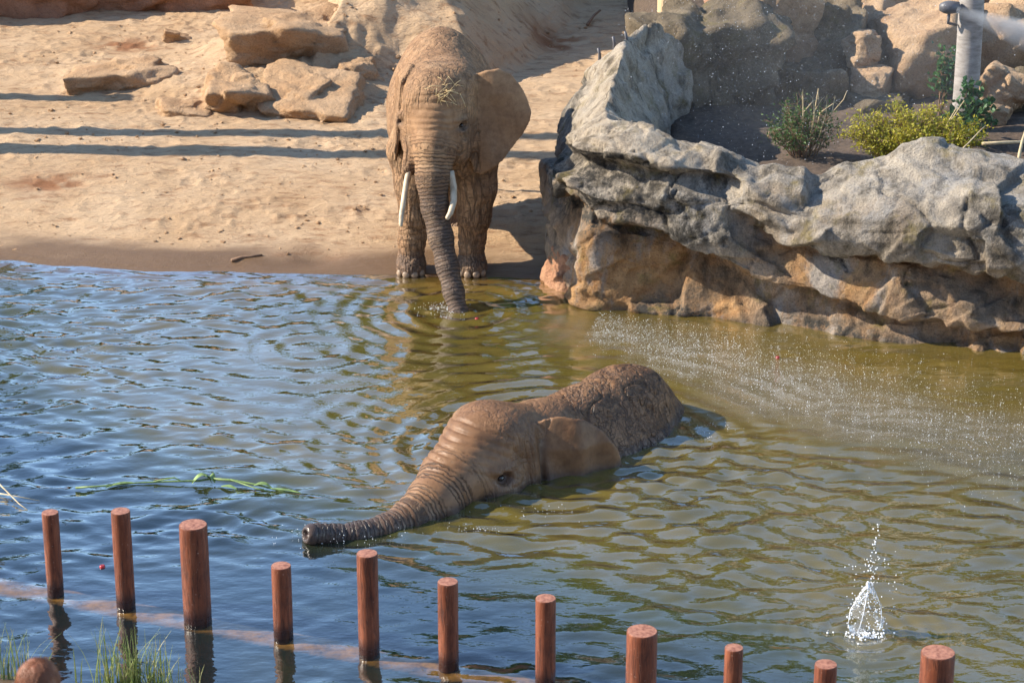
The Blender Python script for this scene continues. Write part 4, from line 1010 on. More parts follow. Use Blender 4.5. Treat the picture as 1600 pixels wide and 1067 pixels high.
# ------------------------------------------------------------------ posts in the water
def build_posts():
    labs = ['thin rusty post next to the outer end of the submerged beam', 'slim tall rusty post between the thin outer post and the thick post',
            'thick tall rusty post with a pale worn top on the submerged beam', 'short rusty post beside the thick tall post',
            'tall rusty post below the tip of the bathing elephant\'s trunk', 'medium rusty post on the clear end of the submerged beam',
            'slim rusty post standing in open olive water, next along from the beam end', 'thick rusty post with a scarred dark-spotted top',
            'thinnest rusty post between the scarred thick post and a stubby one', 'stubby rusty post with a pale top between the thinnest and the thickest post',
            'thickest rusty post at the far end of the row near the splash']
    for (t, b, wp), lb in zip(POSTS, labs):
        g = G(*b); top = YP(t[0], t[1], g.y)
        s = FPX / math.hypot(top.y, CAM_H - top.z); r = wp / s / 2
        root = empty('post', (g.x, g.y, -1.0), random.uniform(0, 6))
        tag(root, lb, 'post', 'rusty posts standing in the pool')
        h = top.z + 1.0; n_ = 28
        zs = np.concatenate([[0.0, 0.6], np.linspace(0.9, h - 0.012, 20)])
        rr = np.full(len(zs), r); zs = np.concatenate([zs, [h - 0.004, h]]); rr = np.concatenate([rr, [r * 0.985, r * 0.95]])
        A = np.linspace(0, 2 * math.pi, n_, endpoint=False)
        V = np.stack([np.outer(rr, np.cos(A)), np.outer(rr, np.sin(A)), np.outer(zs, np.ones(n_))], -1)
        V[..., :2] *= (1 + 0.010 * vnoise(V.reshape(-1, 3) * 6 + g.x).reshape(V.shape[:2]))[..., None]
        Fc = gridfaces(len(zs), n_); Fc = np.concatenate([Fc, [[i * n_ + n_ - 1, (i + 1) * n_ + n_ - 1, (i + 1) * n_, i * n_] for i in range(len(zs) - 1)]])
        Fc = Fc[:, ::-1]
        wet = sstep(1.17, 1.04, V[..., 2])
        me = npmesh('shaft', V.reshape(-1, 3), Fc, True, {'wet': wet.ravel()})
        link('shaft', me, M['post'], root)
        mb = MB(); ring = [(r * 0.95 * math.cos(a), r * 0.95 * math.sin(a), h) for a in A]; mid = [(r * 0.5 * math.cos(a), r * 0.5 * math.sin(a), h + 0.003) for a in A]
        mb.V = ring + mid + [(0, 0, h + 0.004)]
        for i in range(n_):
            j = (i + 1) % n_; mb.F += [(i, j, n_ + j, n_ + i), (n_ + i, n_ + j, 2 * n_)]
        mb.build('top', M['posttop'], root, False)
    # the beam the posts stand on, just under the surface
    xs = np.arange(-9, 6.5, 0.06); prof = [(-0.19, -0.9), (-0.19, -0.10), (-0.15, -0.055), (-0.05, -0.030), (0.06, -0.030), (0.15, -0.05), (0.19, -0.12), (0.19, -0.9)]
    V = np.array([[(x, post_line(x) + o * 1.07, z) for o, z in prof] for x in xs], float)
    V[..., 2] += 0.014 * fbm(V.reshape(-1, 3) * np.array([2.5, 6, 1]), 4).reshape(V.shape[:2]); V[..., 1] += 0.03 * fbm(V.reshape(-1, 3) * 3 + 5, 3).reshape(V.shape[:2])
    me = npmesh('submerged_beam', V.reshape(-1, 3), gridfaces(len(xs), len(prof))[:, ::-1], True)
    tag(link('submerged_beam', me, M['beam']), 'mossy brown beam just under the surface along the row of posts', 'beam')
build_posts()

# ------------------------------------------------------------------ floating stalk, red fruit, sticks
def floating():
    root = empty('plant_stalk', G(325, 748))
    tag(root, 'long green plant stalk with folded leaves floating on the pool', 'stalk')
    def loc(u, v, z): return tuple(G(u, v, z) - root.location)
    MB().tube([loc(118, 762, .02), (*loc(160, 759, .03),), loc(215, 754, .025), loc(265, 752, .03), loc(310, 751, .04), loc(335, 747, .05)], [.011, .009, .008, .009, .011, .009], 8).build('stem', M['stalk'], root)
    MB().tube([loc(332, 748, .05), loc(362, 750, .035), loc(405, 758, .02), loc(440, 767, .005), loc(478, 772, -.02)], [.013, .013, .010, .007, .004], 8).build('stem', M['stalk'], root)
    MB().tube([loc(240, 752, .04), loc(272, 746, .05), loc(288, 753, .02)], [.006, .007, .004], 6).build('stem', M['stalk'], root)
    MB().tube([loc(360, 749, .045), loc(400, 763, .01), loc(425, 768, .0)], [.006, .006, .003], 6).build('stem', M['stalk'], root)
    def leaf(a, b, wd, lift, sag=0.0):
        a, b = Vector(a), Vector(b); d = b - a; sd = Vector((-d.y, d.x, 0)).normalized(); V, F = [], []; n_ = 9
        for i in range(n_):
            t = i / (n_ - 1); w_ = wd * math.sin(math.pi * (0.08 + 0.9 * t)) ** 0.7
            c = a + d * t + Vector((0, 0, lift * math.sin(math.pi * t)))
            for q in (-1, 0, 1): V.append(c + sd * w_ * q + Vector((0, 0, abs(q) * w_ * 0.35 - 0.1 * w_)))
        for i in range(n_ - 1):
            for q in (0, 1): F.append((i * 3 + q, i * 3 + q + 1, i * 3 + q + 4, i * 3 + q + 3))
        return MB().add(V, F).build('leaf', M['stalk'], root)
    leaf(loc(300, 755, .02), loc(328, 745, .06), .035, .05); leaf(loc(326, 745, .06), loc(336, 754, .015), .045, .04)
    leaf(loc(318, 744, .09), loc(332, 756, .01), .030, .03); leaf(loc(165, 762, .015), loc(212, 754, .03), .022, .02)
    leaf(loc(396, 759, .02), loc(425, 762, .01), .035, .03); leaf(loc(345, 760, .006), loc(370, 764, .004), .030, .012); leaf(loc(420, 763, .008), loc(470, 770, .004), .02, .008)
    def fruit(u, v, r, lb):
        g = G(u, v); root = empty('apple', g)
        tag(root, lb, 'apple')
        A = np.linspace(0, 2 * math.pi, 20, endpoint=False); ph = np.linspace(0.02, math.pi - 0.02, 14)
        rr = r * (np.sin(ph) ** 0.85) * (1 + 0.06 * np.cos(ph)); zz = r * (0.88 * np.cos(ph) - 0.34 * np.exp(-(ph / 0.5) ** 2) + 0.2 * np.exp(-((math.pi - ph) / 0.4) ** 2)) + r * 0.15
        V = np.stack([np.outer(rr, np.cos(A)), np.outer(rr, np.sin(A)), np.outer(zz, np.ones(20))], -1)
        Fc = gridfaces(14, 20); Fc = np.concatenate([Fc, [[i * 20 + 19, (i + 1) * 20 + 19, (i + 1) * 20, i * 20] for i in range(13)]])
        link('fruit', npmesh('fruit', V.reshape(-1, 3), Fc), M['red'], root)
        MB().tube([(0, 0, r * 0.6), (r * 0.15, 0, r * 1.15)], [r * 0.07, r * 0.06], 6).build('stalk', M['stem'], root)
    fruit(745, 499, 0.023, 'small red apple floating off the standing elephant\'s trunk tip')
    fruit(1215, 559, 0.022, 'small red apple floating below the rock wall among spray')
    fruit(160, 886, 0.026, 'small red apple floating between the two thinnest posts at the beam')
    def stick(pts, r, lb, mat='stem', name='stick'):
        o = MB().tube(pts, [r * (1 - 0.5 * i / (len(pts) - 1)) for i in range(len(pts))], 6).build(name, M[mat])
        tag(o, lb, 'stick'); return o
    q = [gb(362, 411), gb(378, 407), gb(392, 405), gb(410, 403)]
    stick([v_ + Vector((0, 0, .03)) for v_ in q], 0.022, 'dark driftwood stick lying on the wet shore')
    a = [G(-12, 745, .12), G(8, 765, .06), G(30, 787, .02), G(48, 800, -.02)]
    stick(a, 0.008, 'dry tan reed stem poking up from the blue water', 'dryg', 'reed_stem')
    a = [G(-5, 770, .02), G(25, 775, .03), G(62, 782, .0)]
    stick(a, 0.006, 'thin dry reed stem lying flat on the blue water', 'dryg', 'reed_stem')
    q = [gb(918, 43), gb(928, 34), gb(938, 32)]
    stick([v_ + Vector((0, 0, .04 + .06 * i)) for i, v_ in enumerate(q)], 0.03, 'small dark broken branch lying on the far sand')
floating()

# short metal pins on the crest of the rock wall
for (u, v), lb in zip(((972, 52), (953, 60), (930, 78)), ('dark pin at the peak of the rock wall', 'dark pin a step below the peak of the rock wall', 'dark pin lowest on the rock wall crest')):
    c = YP(u + 7, v + 10, 29.6)
    tag(MB().tube([c + Vector((0, 0, -.30)), c + Vector((0, 0, .02)), c + Vector((-.02, 0, .10))], [.022, .020, .016], 8).build('metal_pin', M['steel']), lb, 'pin', 'pins along the crest of the rock wall')

# ------------------------------------------------------------------ trunks and posts of wood
def log(name, label, base, h, r0, r1, mat, cat, seed=0, lean=(0, 0), group=None):
    n_ = 20; zs = np.linspace(0, h, 40); A = np.linspace(0, 2 * math.pi, n_, endpoint=False)
    rr = r0 + (r1 - r0) * zs / h
    V = np.stack([np.outer(rr, np.cos(A)) + (lean[0] * zs)[:, None], np.outer(rr, np.sin(A)) + (lean[1] * zs)[:, None], np.outer(zs, np.ones(n_))], -1)
    dv = fbm(V.reshape(-1, 3) * np.array([4, 4, 1.2]) + seed, 3).reshape(V.shape[:2]) * 0.05
    V[..., 0] += np.cos(A)[None] * dv * r0; V[..., 1] += np.sin(A)[None] * dv * r0
    Fc = gridfaces(len(zs), n_); Fc = np.concatenate([Fc, [[i * n_ + n_ - 1, (i + 1) * n_ + n_ - 1, (i + 1) * n_, i * n_] for i in range(len(zs) - 1)]])[:, ::-1]
    Vv = np.concatenate([V.reshape(-1, 3), [[lean[0] * h, lean[1] * h, h + 0.01]]]); t0 = (len(zs) - 1) * n_
    Fc = np.concatenate([Fc, [[t0 + i, t0 + (i + 1) % n_, len(Vv) - 1, len(Vv) - 1] for i in range(n_)]])
    me = bpy.data.meshes.new(name); me.from_pydata([tuple(v) for v in Vv], [], [tuple(dict.fromkeys(map(int, f))) for f in Fc]); me.update()
    for p_ in me.polygons: p_.use_smooth = True
    o = link(name, me, mat); o.location = base
    return tag(o, label, cat, group)
c = YP(1508, 165, 29.6)
TR = Vector((c.x, 29.6, BED - 0.1))
log('bare_tree', 'pale grey upright trunk rising beyond the yellow-green shrub', TR, 4.6, 0.165, 0.135, M['bark'], 'trunk', 2)
c = YP(1042, 25, 35.8); log('wooden_post', 'pale debarked round post behind the mossy rocks, lit by the sun', (c.x, 35.8, 0.3), 3.6, 0.15, 0.14, M['log'], 'post', 3)
c = YP(1066, 25, 36.3); log('wooden_post', 'browner round post partly hidden behind the pale debarked post', (c.x, 36.3, 0.3), 3.6, 0.14, 0.13, M['log'], 'post', 4)
# tall poles beside the sand, out of view, that throw the long bands of shade
for i, (vv, xx, hh, rr) in enumerate(((209, -9.0, 9.0, 0.20), (238, -9.6, 9.4, 0.23))):
    y0 = gb(300, vv).y
    log('wooden_pole', ('tall bare pole beside the sand bank throwing the upper band of shade', 'tall bare pole beside the sand bank throwing the lower band of shade')[i],
        (xx, y0 + (-3.8 - xx) * math.tan(SUN_AZ), 0.2), hh, rr, rr * 0.8, M['bark'], 'pole', 5 + i)
y0 = gb(80, 157).y
log('wooden_pole', 'shorter bare pole beside the sand bank, its shade ending at the long slab', (-9.2, y0 + 0.25, 0.2), 2.75, 0.17, 0.15, M['bark'], 'pole', 9)

# tall trees beyond the enclosure: above the picture, but mirrored in the pool
def tree(label, x, y, h, w_, seed):
    rg = np.random.default_rng(seed); root = empty('tree', (x, y, ground_z(x, y) - 0.1))
    tag(root, label, 'tree', 'trees beyond the enclosure mirrored in the pool')
    mb = MB(); mb.tube([(0, 0, 0), (0.1, 0, h * 0.3), (0.0, 0.1, h * 0.6), (0.1, 0, h * 0.9)], [0.32, 0.26, 0.17, 0.05], 10)
    tips = []
    for i in range(34):
        a = rg.uniform(0, 6.28); t = rg.uniform(0.10, 0.85); L = w_ / 2 * math.sin(math.pi * min(1, t * 0.95 + 0.05)) * rg.uniform(0.7, 1.1)
        e = np.array([math.cos(a) * L, math.sin(a) * L, h * t + L * 0.45]); b0 = np.array([0.05, 0.03, h * t])
        mb.tube([b0, (b0 + e) / 2 + np.array([0, 0, 0.15]), e], [0.08, 0.05, 0.02], 5)
        for k in range(9): tips.append(b0 + (e - b0) * rg.uniform(0.35, 1.1) + rg.normal(0, 0.35, 3))
    mb.build('trunk', M['bark'], root)
    V, F = leaf_cloud(rg, tips, [np.array([0, 0, 1.0])] * len(tips), 0.20, 0.65, 16, 0.45)
    o = MB().add(V, F).build('crown', M['leaf_g'], root, False); o['kind'] = 'stuff'
def _trees():
    for i, (x, y, h, w_, lb) in enumerate(((-13.0, 48, 12, 5.0, 'tall leafy tree beyond the outer corner of the sand bank'), (-8.6, 52, 4.2, 6.0, 'low rounded tree beyond the red-brown rock bank'),
            (-4.6, 52, 6.0, 6.0, 'rounded leafy tree beyond the flat-topped sandstone block'), (-0.8, 50, 9.0, 6.5, 'leafy tree beyond the sand heap'), (3.0, 49, 13.5, 7.0, 'leafy tree beyond the debarked posts'),
            (7.4, 50, 17, 8.5, 'broad leafy tree beyond the planting bed rocks'), (12.4, 49, 17, 8.5, 'leafy tree beyond the massive tan boulder'), (17.5, 50, 15, 8, 'leafy tree at the end of the row beyond the boulders'))):
        tree(lb, x, y, h, w_, 60 + i)

# sprinkler on the trunk
def sprinkler():
    c = YP(1486, 12, TR.y - 0.1)
    root = empty('sprinkler', c); tag(root, 'dark sprinkler head fixed to the pale grey trunk, blowing mist', 'sprinkler')
    MB().tube([(-0.14, 0, 0), (-0.08, 0, 0), (-0.03, 0, 0), (0.10, 0, 0)], [0.045, 0.075, 0.085, 0.07], 16).build('nozzle', M['steel'], root)
    MB().tube([(0.08, 0.0, 0), (0.14, 0.05, -0.01), (0.19, 0.12, -0.03)], [0.03, 0.03, 0.03], 10).build('bracket', M['steel'], root)
    MB().tube([(-0.02, 0, -0.08), (-0.02, 0.02, -0.2), (0.1, 0.08, -0.24)], [0.02, 0.02, 0.02], 8).build('hose', M['steel'], root)
    return c
NOZ = sprinkler()

# ------------------------------------------------------------------ plants
def leaf_cloud(rg, tips, dirs, size, aspect, per, spread):
    V = []; F = []
    for t, d in zip(tips, dirs):
        for _ in range(per):
            c = np.array(t) + rg.normal(0, spread, 3)
            a = np.array(d) + rg.normal(0, 0.7, 3); a /= np.linalg.norm(a)
            b = np.cross(a, rg.normal(0, 1, 3)); b /= np.linalg.norm(b) + 1e-9
            s = size * rg.uniform(0.6, 1.3); n_ = np.cross(a, b)
            k = len(V)
            V += [c - a * s, c + b * s * aspect + n_ * s * 0.15, c + a * s, c - b * s * aspect + n_ * s * 0.15]; F.append((k, k + 1, k + 2, k + 3))
    return V, F
def shrub(name, label, base, w_, h, dep, nst, mat, seed, size=0.022, aspect=0.42, per=5, dry=0, upright=0.5):
    rg = np.random.default_rng(seed); root = empty(name, base)
    tag(root, label, 'shrub')
    tips, dirs = [], []; st = MB(); ds = MB()
    for i in range(nst):
        a = rg.uniform(0, 2 * math.pi); rr = math.sqrt(rg.uniform(0.02, 1))
        e = np.array([math.cos(a) * rr * w_ / 2, math.sin(a) * rr * dep / 2, h * rg.uniform(0.55, 1.0) * (1 - 0.45 * rr ** 2)])
        b0 = np.array([e[0] * 0.25, e[1] * 0.25, 0]); prev = b0; pth = [b0]
        for k in range(1, 9):
            t = k / 8; p_ = b0 + (e - b0) * np.array([t, t, t ** (0.75)]) + rg.normal(0, 0.012, 3)
            pth.append(p_); d = p_ - prev; prev = p_
            if t > 0.28:
                tips.append(p_); dirs.append(d / np.linalg.norm(d))
                for _ in range(2):
                    sd = rg.normal(0, 1, 3); sd[2] = abs(sd[2]) * 0.6; sd /= np.linalg.norm(sd); q = p_ + sd * rg.uniform(0.04, 0.13) * (h / 0.9 + 0.2)
                    tips += [q, (q + p_) / 2]; dirs += [sd, sd]
                    st.tube([p_, q], [0.003, 0.0015], 3, False)
        st.tube(pth, [0.008 * (1 - 0.75 * k / 8) for k in range(9)], 4, False)
    for i in range(dry):
        a = rg.uniform(-1, 1); x = rg.uniform(-0.1, 0.9) * w_ / 2
        ds.tube([(x * 0.4, -0.05, 0.05), (x * 0.8, -0.08 + a * .05, h * 0.7), (x + a * 0.12, -0.1, h * rg.uniform(0.85, 1.1)), (x + a * 0.2, -0.1, h * rg.uniform(0.8, 1.05))], [0.007, 0.006, 0.005, 0.003], 4)
    st.build('stems', M['stem'], root)
    if dry: ds.build('dry_stems', M['dryg'], root)
    V, F = leaf_cloud(rg, tips, dirs, size, aspect, per, 0.028)
    o = MB().add(V, F).build('foliage', M[mat], root, False); o['kind'] = 'stuff'
    return root
_trees()
c = YP(1255, 245, 28.4); shrub('shrub', 'sparse green shrub with dry twigs growing in the shaded planting bed', (c.x, 28.4, BED), 0.95, 0.82, 0.7, 46, 'leaf_g', 1, 0.020, 0.45, 2, 9)
c = YP(1425, 240, 28.0); shrub('shrub', 'wide low yellow-green shrub behind the rock wall in full sun', (c.x, 28.0, BED), 1.75, 0.78, 0.9, 130, 'leaf_y', 2, 0.022, 0.5, 3, 2)
c = YP(1505, 200, 28.9); shrub('ivy_plant', 'broad-leaved green plant climbing at the base of the pale trunk', (c.x + 0.05, 28.9, BED), 0.6, 0.85, 0.4, 22, 'leaf_b', 3, 0.045, 0.75, 1)
c = YP(1472, 150, 30.2); shrub('ivy_plant', 'thin green climber hanging on the tan boulder beside the trunk', (c.x, 30.3, BED), 0.3, 1.15, 0.25, 9, 'leaf_b', 4, 0.04, 0.75, 1)
c = YP(1592, 262, 27.3); shrub('shrub', 'small green weed at the end of the rock wall beside bare branches', (c.x + 0.1, 27.3, BED - 0.05), 0.5, 0.3, 0.5, 18, 'leaf_g', 5, 0.022, 0.5, 3)
for i, (pts, lb) in enumerate(((((1535, 225), (1570, 223), (1600, 222), (1640, 224)), 'bare grey branch lying level beside the yellow-green shrub'),
                               (((1590, 262), (1593, 240), (1597, 222), (1602, 205)), 'forked bare branch standing at the end of the rock wall'),
                               (((1498, 238), (1512, 225), (1528, 208), (1540, 196)), 'thin bent dry twig leaning across the yellow-green shrub'))):
    yy = 27.7 - 0.25 * i
    tag(MB().tube([YP(u, v, yy + 0.1 * k) for k, (u, v) in enumerate(pts)], [.022, .02, .017, .012] if i < 2 else [.009, .008, .006, .004], 7).build('branch', M['dryg']), lb, 'branch')
c = YP(1203, 205, 28.9)
tag(MB().tube([YP(1200, 214, 28.6), YP(1204, 201, 28.6)], [.012, .008], 6).build('dead_stem', M['dryg']), 'single pale dead stem standing in the shaded planting bed', 'stem')

def grass_clump(label, u, v, n_, sp, hmin, hmax, seed):
    rg = np.random.default_rng(seed); b0 = G(u, v, 0.05)
    V, F = [], []
    for i in range(n_):
        x, y = b0.x + rg.normal(0, sp), b0.y + rg.normal(0, sp * 0.35); z = max(ground_z(x, y), -0.05) - 0.02
        h = rg.uniform(hmin, hmax); a = rg.uniform(0, 6.28); ln = abs(rg.normal(0.18, 0.22)) * h; w_ = rg.uniform(0.004, 0.008)
        dx, dy = math.cos(a), math.sin(a); k = len(V)
        for q in range(6):
            t = q / 5; ww = w_ * (1 - t ** 1.5) + 0.0008; cx, cy = x + dx * ln * t * t, y + dy * ln * t * t; cz = z + h * (t - 0.22 * (ln / h) * t ** 3)
            V += [(cx - dy * ww, cy + dx * ww, cz), (cx + dx * ww * 0.5, cy + dy * ww * 0.5, cz), (cx + dy * ww, cy - dx * ww, cz)]
        for q in range(5):
            for s in (0, 1): F.append((k + q * 3 + s, k + q * 3 + s + 1, k + q * 3 + s + 4, k + q * 3 + s + 3))
    o = MB().add(V, F).build('grass_clump', M['grass']); return tag(o, label, 'grass')
grass_clump('tuft of green and straw-coloured reed grass at the near pool edge', 212, 1088, 150, 0.15, 0.25, 0.66, 3)
grass_clump('sparse green grass beside the auburn-haired head at the near pool edge', 18, 1085, 44, 0.13, 0.2, 0.5, 4)
grass_clump('thin short grass tuft at the near pool edge behind the reed tuft', 285, 1090, 22, 0.10, 0.2, 0.45, 6)

# ------------------------------------------------------------------ spray, drops and splash
def drops(name, label, P, r, mat='drops'):
    bm = bmesh.new(); bmesh.ops.create_icosphere(bm, subdivisions=1, radius=1.0); bm.verts.ensure_lookup_table()
    v0 = np.array([v.co[:] for v in bm.verts]); f0 = np.array([[v.index for v in f.verts] for f in bm.faces]); bm.free()
    P = np.asarray(P); r = np.asarray(r); k = len(v0)
    V = (P[:, None, :] + v0[None] * r[:, None, None] * np.array([1, 1, 1.25])).reshape(-1, 3)
    F = (f0[None] + (np.arange(len(P)) * k)[:, None, None]).reshape(-1, 3)
    o = link(name, npmesh(name, V, F), M[mat]); return tag(o, label, 'water drops', kind='stuff')
def spray():
    rg = np.random.default_rng(11)
    # drops falling through the air over the bed and the rock wall
    n_ = 5000
    x = rg.uniform(1.2, 6.4, n_); y = rg.uniform(26.5, 30.6, n_); z = rg.uniform(1.0, 3.2, n_)
    keep = rg.random(n_) < np.clip(np.exp(-((x - 2.9) / 1.5) ** 2) * 1.1 + 0.12, 0, 1)
    P = np.stack([x, y, z], -1)[keep]
    drops('spray_drops', 'fine bright water drops falling over the planting bed', P, np.clip(rg.lognormal(math.log(0.0018), 0.5, len(P)), 0.0010, 0.0060), 'fine')
    # drops striking and bouncing on the pool in a long band
    c0, c1 = G(930, 505), G(1640, 700); n_ = 13000
    t = rg.beta(1.1, 1.3, n_); wd = rg.normal(0, 0.50, n_) * (0.6 + 1.1 * t)
    x = c0.x + (c1.x - c0.x) * t + wd * 0.3; y = c0.y + (c1.y - c0.y) * t + wd * (1.0)
    z = np.abs(rg.exponential(0.018, n_)) + 0.004
    ok = y < np.interp(x, [0.4, 0.8, 1.43, 2.49, 3.51, 4.3, 5.49, 7], [25.9, 25.7, 25.4, 25.15, 24.8, 24.45, 24.15, 23.9])
    P = np.stack([x, y, z], -1)[ok]
    drops('spray_drops', 'band of sparkling water drops peppering the muddy pool below the rock wall', P, np.clip(rg.lognormal(math.log(0.0016), 0.5, len(P)), 0.0010, 0.0048), 'fine')
    # flecks thrown up round the trunks
    P, r = [], []
    for (u, v, n_, sx, sy, zz) in ((700, 484, 90, 0.10, 0.10, 0.02), (690, 480, 60, 0.14, 0.06, 0.015)):
        g = G(u, v)
        for _ in range(n_): P.append((g.x + rg.normal(0, sx), g.y + rg.normal(0, sy), abs(rg.normal(0, zz)) + .002)); r.append(rg.uniform(.0018, .005))
    drops('water_flecks', 'white flecks of water at the tip of the standing elephant\'s trunk', P, r)
    P, r = [], []
    for (u, v, n_, sx, sy, zz) in ((490, 842, 70, 0.13, 0.10, 0.05), (560, 835, 60, 0.2, 0.12, 0.02), (745, 830, 60, 0.12, 0.05, 0.012), (860, 800, 40, 0.25, 0.08, 0.01), (1110, 668, 40, 0.1, 0.15, 0.01)):
        g = G(u, v)
        for _ in range(n_): P.append((g.x + rg.normal(0, sx), g.y + rg.normal(0, sy), abs(rg.normal(0, zz)) + .002)); r.append(rg.uniform(.0015, .0042))
    drops('water_flecks', 'white flecks of water along the bathing elephant\'s trunk and cheek', P, r)
    # splash: a thin tulip of water with bright rims and a string of drops above
    root = empty('splash', SPL); tag(root, 'tall clear splash of water leaping from the pool with flying drops', 'splash')
    def sl(u, v): q = YP(u, v, SPL.y) - SPL; return (q.x, q.y, max(q.z, 0.0))
    nA, nZ = 22, 26; V = np.zeros((nA, nZ, 3))
    zt = 0.47; r_of = lambda t: np.interp(t, [0, .15, .4, .6, .8, .93, 1], [.10, .135, .140, .105, .050, .016, .004])
    for i in range(nA):
        for j in range(nZ):
            t = j / (nZ - 1); a = 2 * math.pi * i / nA
            rr = r_of(t) * (1 + 0.10 * math.sin(3 * a + 5 * t) + 0.05 * math.sin(7 * a - 9 * t))
            V[i, j] = (rr * math.cos(a) + 0.03 * t, rr * 0.7 * math.sin(a), t * zt - 0.01)
    Fq = gridfaces(nA, nZ, True); keep = [not (vnoise(np.array([V.reshape(-1, 3)[f[0]] * 14]))[0] > 0.14) for f in Fq]
    link('sheet', npmesh('sheet', V.reshape(-1, 3), Fq[np.array(keep)]), M['splash'], root)
    for a0, da in ((math.pi, -0.5), (0.0, 0.5), (math.pi * 1.3, 0.3)):
        pth, rad = [], []
        for j in range(24):
            t = 0.06 + 0.94 * j / 23; a = a0 + da * math.sin(3 * t); rr = r_of(t) * 1.02
            pth.append((rr * math.cos(a) + 0.03 * t, rr * 0.7 * math.sin(a), t * zt)); rad.append(0.0045 * (0.3 + 0.7 * random.random()))
        MB().tube(pth, rad, 6).build('strand', M['drops'], root)
    P, r = [], []
    for _ in range(230):
        t = rg.random() ** 0.6; a = rg.uniform(0, 6.28); q = r_of(t) * rg.uniform(0.7, 1.05)
        P.append((q * math.cos(a) + .03 * t - 0.02, q * .7 * math.sin(a), t * zt)); r.append(rg.uniform(.0025, .0075))
    for _ in range(90):
        P.append((rg.normal(0.03, 0.12), rg.normal(0, .08), rg.uniform(0.02, 0.75))); r.append(rg.uniform(.0025, .006))
    for i in range(34):
        z_ = 0.45 + 0.55 * i / 34; P.append((0.03 + rg.normal(0, .018) + 0.05 * (z_ - .45), rg.normal(0, .02), z_)); r.append(rg.uniform(.003, .0075))
    for _ in range(80): P.append((rg.normal(0, 0.10), rg.normal(-0.03, .05), 0.005)); r.append(rg.uniform(.004, .010))
    o = drops('drops', None, P, r); o.parent = root; 
    if 'category' in o: del o['category']
spray()

def mist():
    m, n, l, b = newmat('mist_jet'); n.remove(b)
    pv = n.new('ShaderNodeVolumePrincipled'); pv.inputs['Color'].default_value = (0.93, 0.96, 1, 1); pv.inputs['Anisotropy'].default_value = 0.2
    v = coords(n, l)
    nz = noise(n, l, v, 2.2, 4, 0.6); sx = n.new('ShaderNodeSeparateXYZ'); l.new(v, sx.inputs[0])
    r_ = math_(n, l, 'SQRT', math_(n, l, 'ADD', math_(n, l, 'POWER', sx.outputs[1], 2.0), math_(n, l, 'POWER', sx.outputs[2], 2.0)))
    wd = math_(n, l, 'MULTIPLY_ADD', sx.outputs[0], 0.17, 0.05)
    e = math_(n, l, 'SUBTRACT', 1.0, math_(n, l, 'DIVIDE', r_, wd), clamp=True)
    d = math_(n, l, 'MULTIPLY', e, math_(n, l, 'MULTIPLY_ADD', nz, 1.6, -0.25, clamp=True))
    l.new(math_(n, l, 'MULTIPLY', d, 16.0), pv.inputs['Density'])
    l.new(pv.outputs[0], n['Material Output'].inputs['Volume'])
    V, F = tube([(0, 0, 0), (3.2, 0, 0)], [0.08, 0.6], 20)
    o = MB().add(V, F).build('mist_jet', m); o.location = NOZ + Vector((0.05, -0.12, 0.0)); o.rotation_euler = (0, R(19), R(-8))
    tag(o, 'white jet of mist blowing sideways from the sprinkler', 'mist', kind='stuff')
    # thin veil of spray hanging over the bed
    m2, n, l, b = newmat('spray_veil'); n.remove(b)
    pv = n.new('ShaderNodeVolumePrincipled'); pv.inputs['Color'].default_value = (0.90, 0.95, 1, 1); pv.inputs['Density'].default_value = 0.018; pv.inputs['Anisotropy'].default_value = 0.1
    l.new(pv.outputs[0], n['Material Output'].inputs['Volume'])
    bm = bmesh.new(); bmesh.ops.create_icosphere(bm, subdivisions=4, radius=1.0)
    for q in bm.verts: q.co = Vector((q.co.x * 2.3, q.co.y * 1.6, q.co.z * 1.25))
    me = bpy.data.meshes.new('spray_veil'); bm.to_mesh(me); bm.free()
    o = link('spray_veil', me, m2); o.location = (3.9, 28.9, 2.0)
    tag(o, 'thin bluish veil of fine spray hanging over the planting bed', 'mist', kind='stuff')
mist()

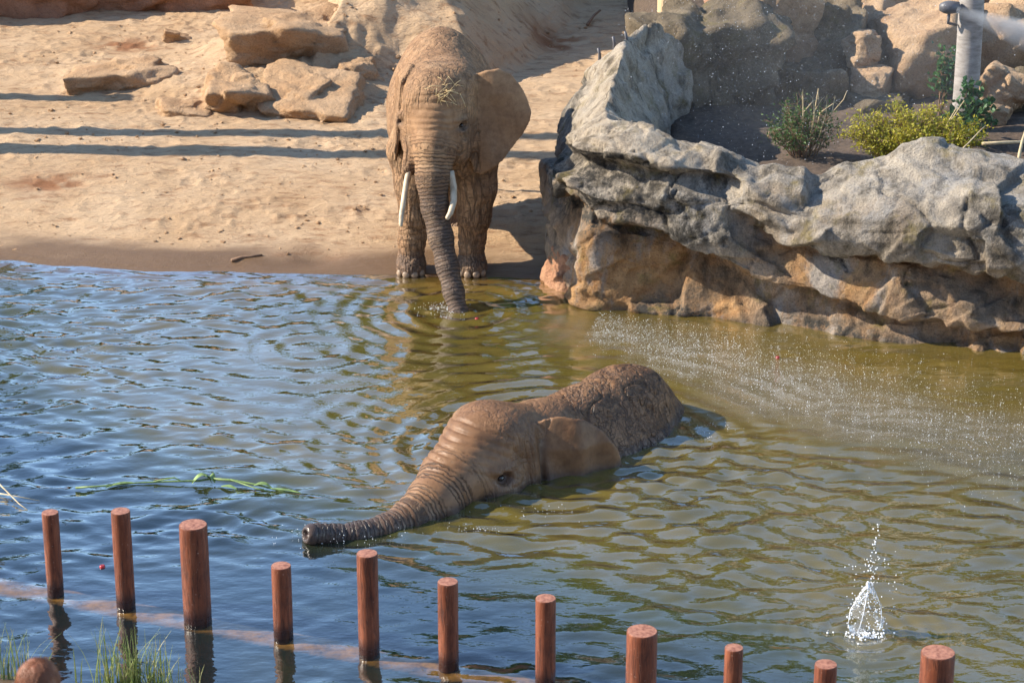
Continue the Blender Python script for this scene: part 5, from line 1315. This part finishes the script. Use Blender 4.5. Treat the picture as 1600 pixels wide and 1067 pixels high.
# ------------------------------------------------------------------ visitor at the near edge: only the hair shows
def person():
    hd = YP(57, 1036, 8.6); gz = ground_z(hd.x, 8.6); H = hd.z - gz
    root = empty('person', (hd.x, 8.6, gz)); k = H / 1.62
    tag(root, 'auburn-haired person at the near pool edge, only the crown showing', 'person')
    def P(x, y, z): return (x * k, y * k, z * k)
    S = SDF((-0.4 * k, -0.3 * k, -0.05), (0.4 * k, 0.35 * k, 1.75 * k), 0.014)
    S.chain([(*P(0, 0, 0.95), .13 * k), (*P(0, 0, 1.12), .115 * k), (*P(0, 0.01, 1.30), .13 * k)], .06)
    S.cap(P(-.13, 0, 1.33), P(.13, 0, 1.33), .065 * k, .065 * k, .06)
    S.chain([(*P(0, 0, 1.35), .055 * k), (*P(0, 0.02, 1.43), .05 * k)], .03); S.ell(P(0, .02, 1.51), (.075 * k, .095 * k, .11 * k), .03)
    S.ell(P(0, .115, 1.49), (.014 * k, .02 * k, .025 * k), .02)
    for s in (-1, 1):
        S.ell(P(s * .078, .02, 1.50), (.012 * k, .02 * k, .03 * k), .01)
        S.chain([(*P(s * .17, 0, 1.32), .05 * k), (*P(s * .20, 0.03, 1.08), .042 * k), (*P(s * .17, .20, .98), .032 * k), (*P(s * .14, .27, 0.99), .035 * k)], .03)
        S.chain([(*P(s * .085, 0, .92), .095 * k), (*P(s * .09, 0.01, .5), .065 * k), (*P(s * .09, -.01, .09), .045 * k)], .04)
        S.chain([(*P(s * .09, -.02, .05), .045 * k), (*P(s * .10, .14, .035), .035 * k)], .03)
    V, F = S.nets(); nm = vnormals(V, F)
    if ((V - V.mean(0)) * nm).sum() < 0: F = F[:, ::-1]
    me = npmesh('body', V, F); o = link('body', me, M['flesh_p'], root); me.materials.append(M['shirt']); me.materials.append(M['jeans'])
    zc = V[F].mean(1)[:, 2] / k; xc = np.abs(V[F].mean(1)[:, 0]) / k
    me.polygons.foreach_set('material_index', np.where(zc > 1.40, 0, np.where(zc > 0.95, 1, np.where((xc > .15) & (zc > .8), 0, 2))).astype(np.int32))
    S = SDF((-0.16 * k, -0.2 * k, 1.2 * k), (0.16 * k, 0.2 * k, 1.72 * k), 0.006)
    S.ell(P(0, 0.0, 1.525), (.088 * k, .112 * k, .105 * k), .03); S.ell(P(0, -.05, 1.42), (.085 * k, .07 * k, .14 * k), .05)
    S.ell(P(0, .10, 1.45), (.06 * k, .08 * k, .10 * k), .02, cut=True)
    V, F = S.nets(); nm = vnormals(V, F)
    if ((V - V.mean(0)) * nm).sum() < 0: F = F[:, ::-1]; nm = -nm
    a = np.arctan2(V[:, 0], V[:, 1]); V = V + nm * (0.002 * np.sin(a * 40 + 6 * vnoise(V * 9)) + 0.006 * vnoise(V * 22))[:, None].astype(np.float32)
    ho = link('hair', npmesh('hair', V, F), M['hair'], root)
    mb = MB(); rg = np.random.default_rng(9)
    for i in range(420):
        a = rg.uniform(0, 2 * math.pi); off = rg.uniform(0, 0.5); pth = []
        for j in range(7):
            t = off + (1.75 - off) * j / 6; lift = 1.0 + rg.normal(0, 0.012) + 0.02
            ax = a + 0.25 * math.sin(3 * t + i)
            pth.append(P(.088 * lift * math.sin(t) * math.sin(ax), .112 * lift * math.sin(t) * math.cos(ax), 1.525 + .105 * lift * math.cos(t)))
        if math.cos(a) > 0.55: pth = pth[:5]
        mb.tube(pth, [0.0016] * len(pth), 4, False)
    so = mb.build('strands', M['hair'], ho); so['kind'] = 'stuff'
person()

SC.render.engine = 'CYCLES'
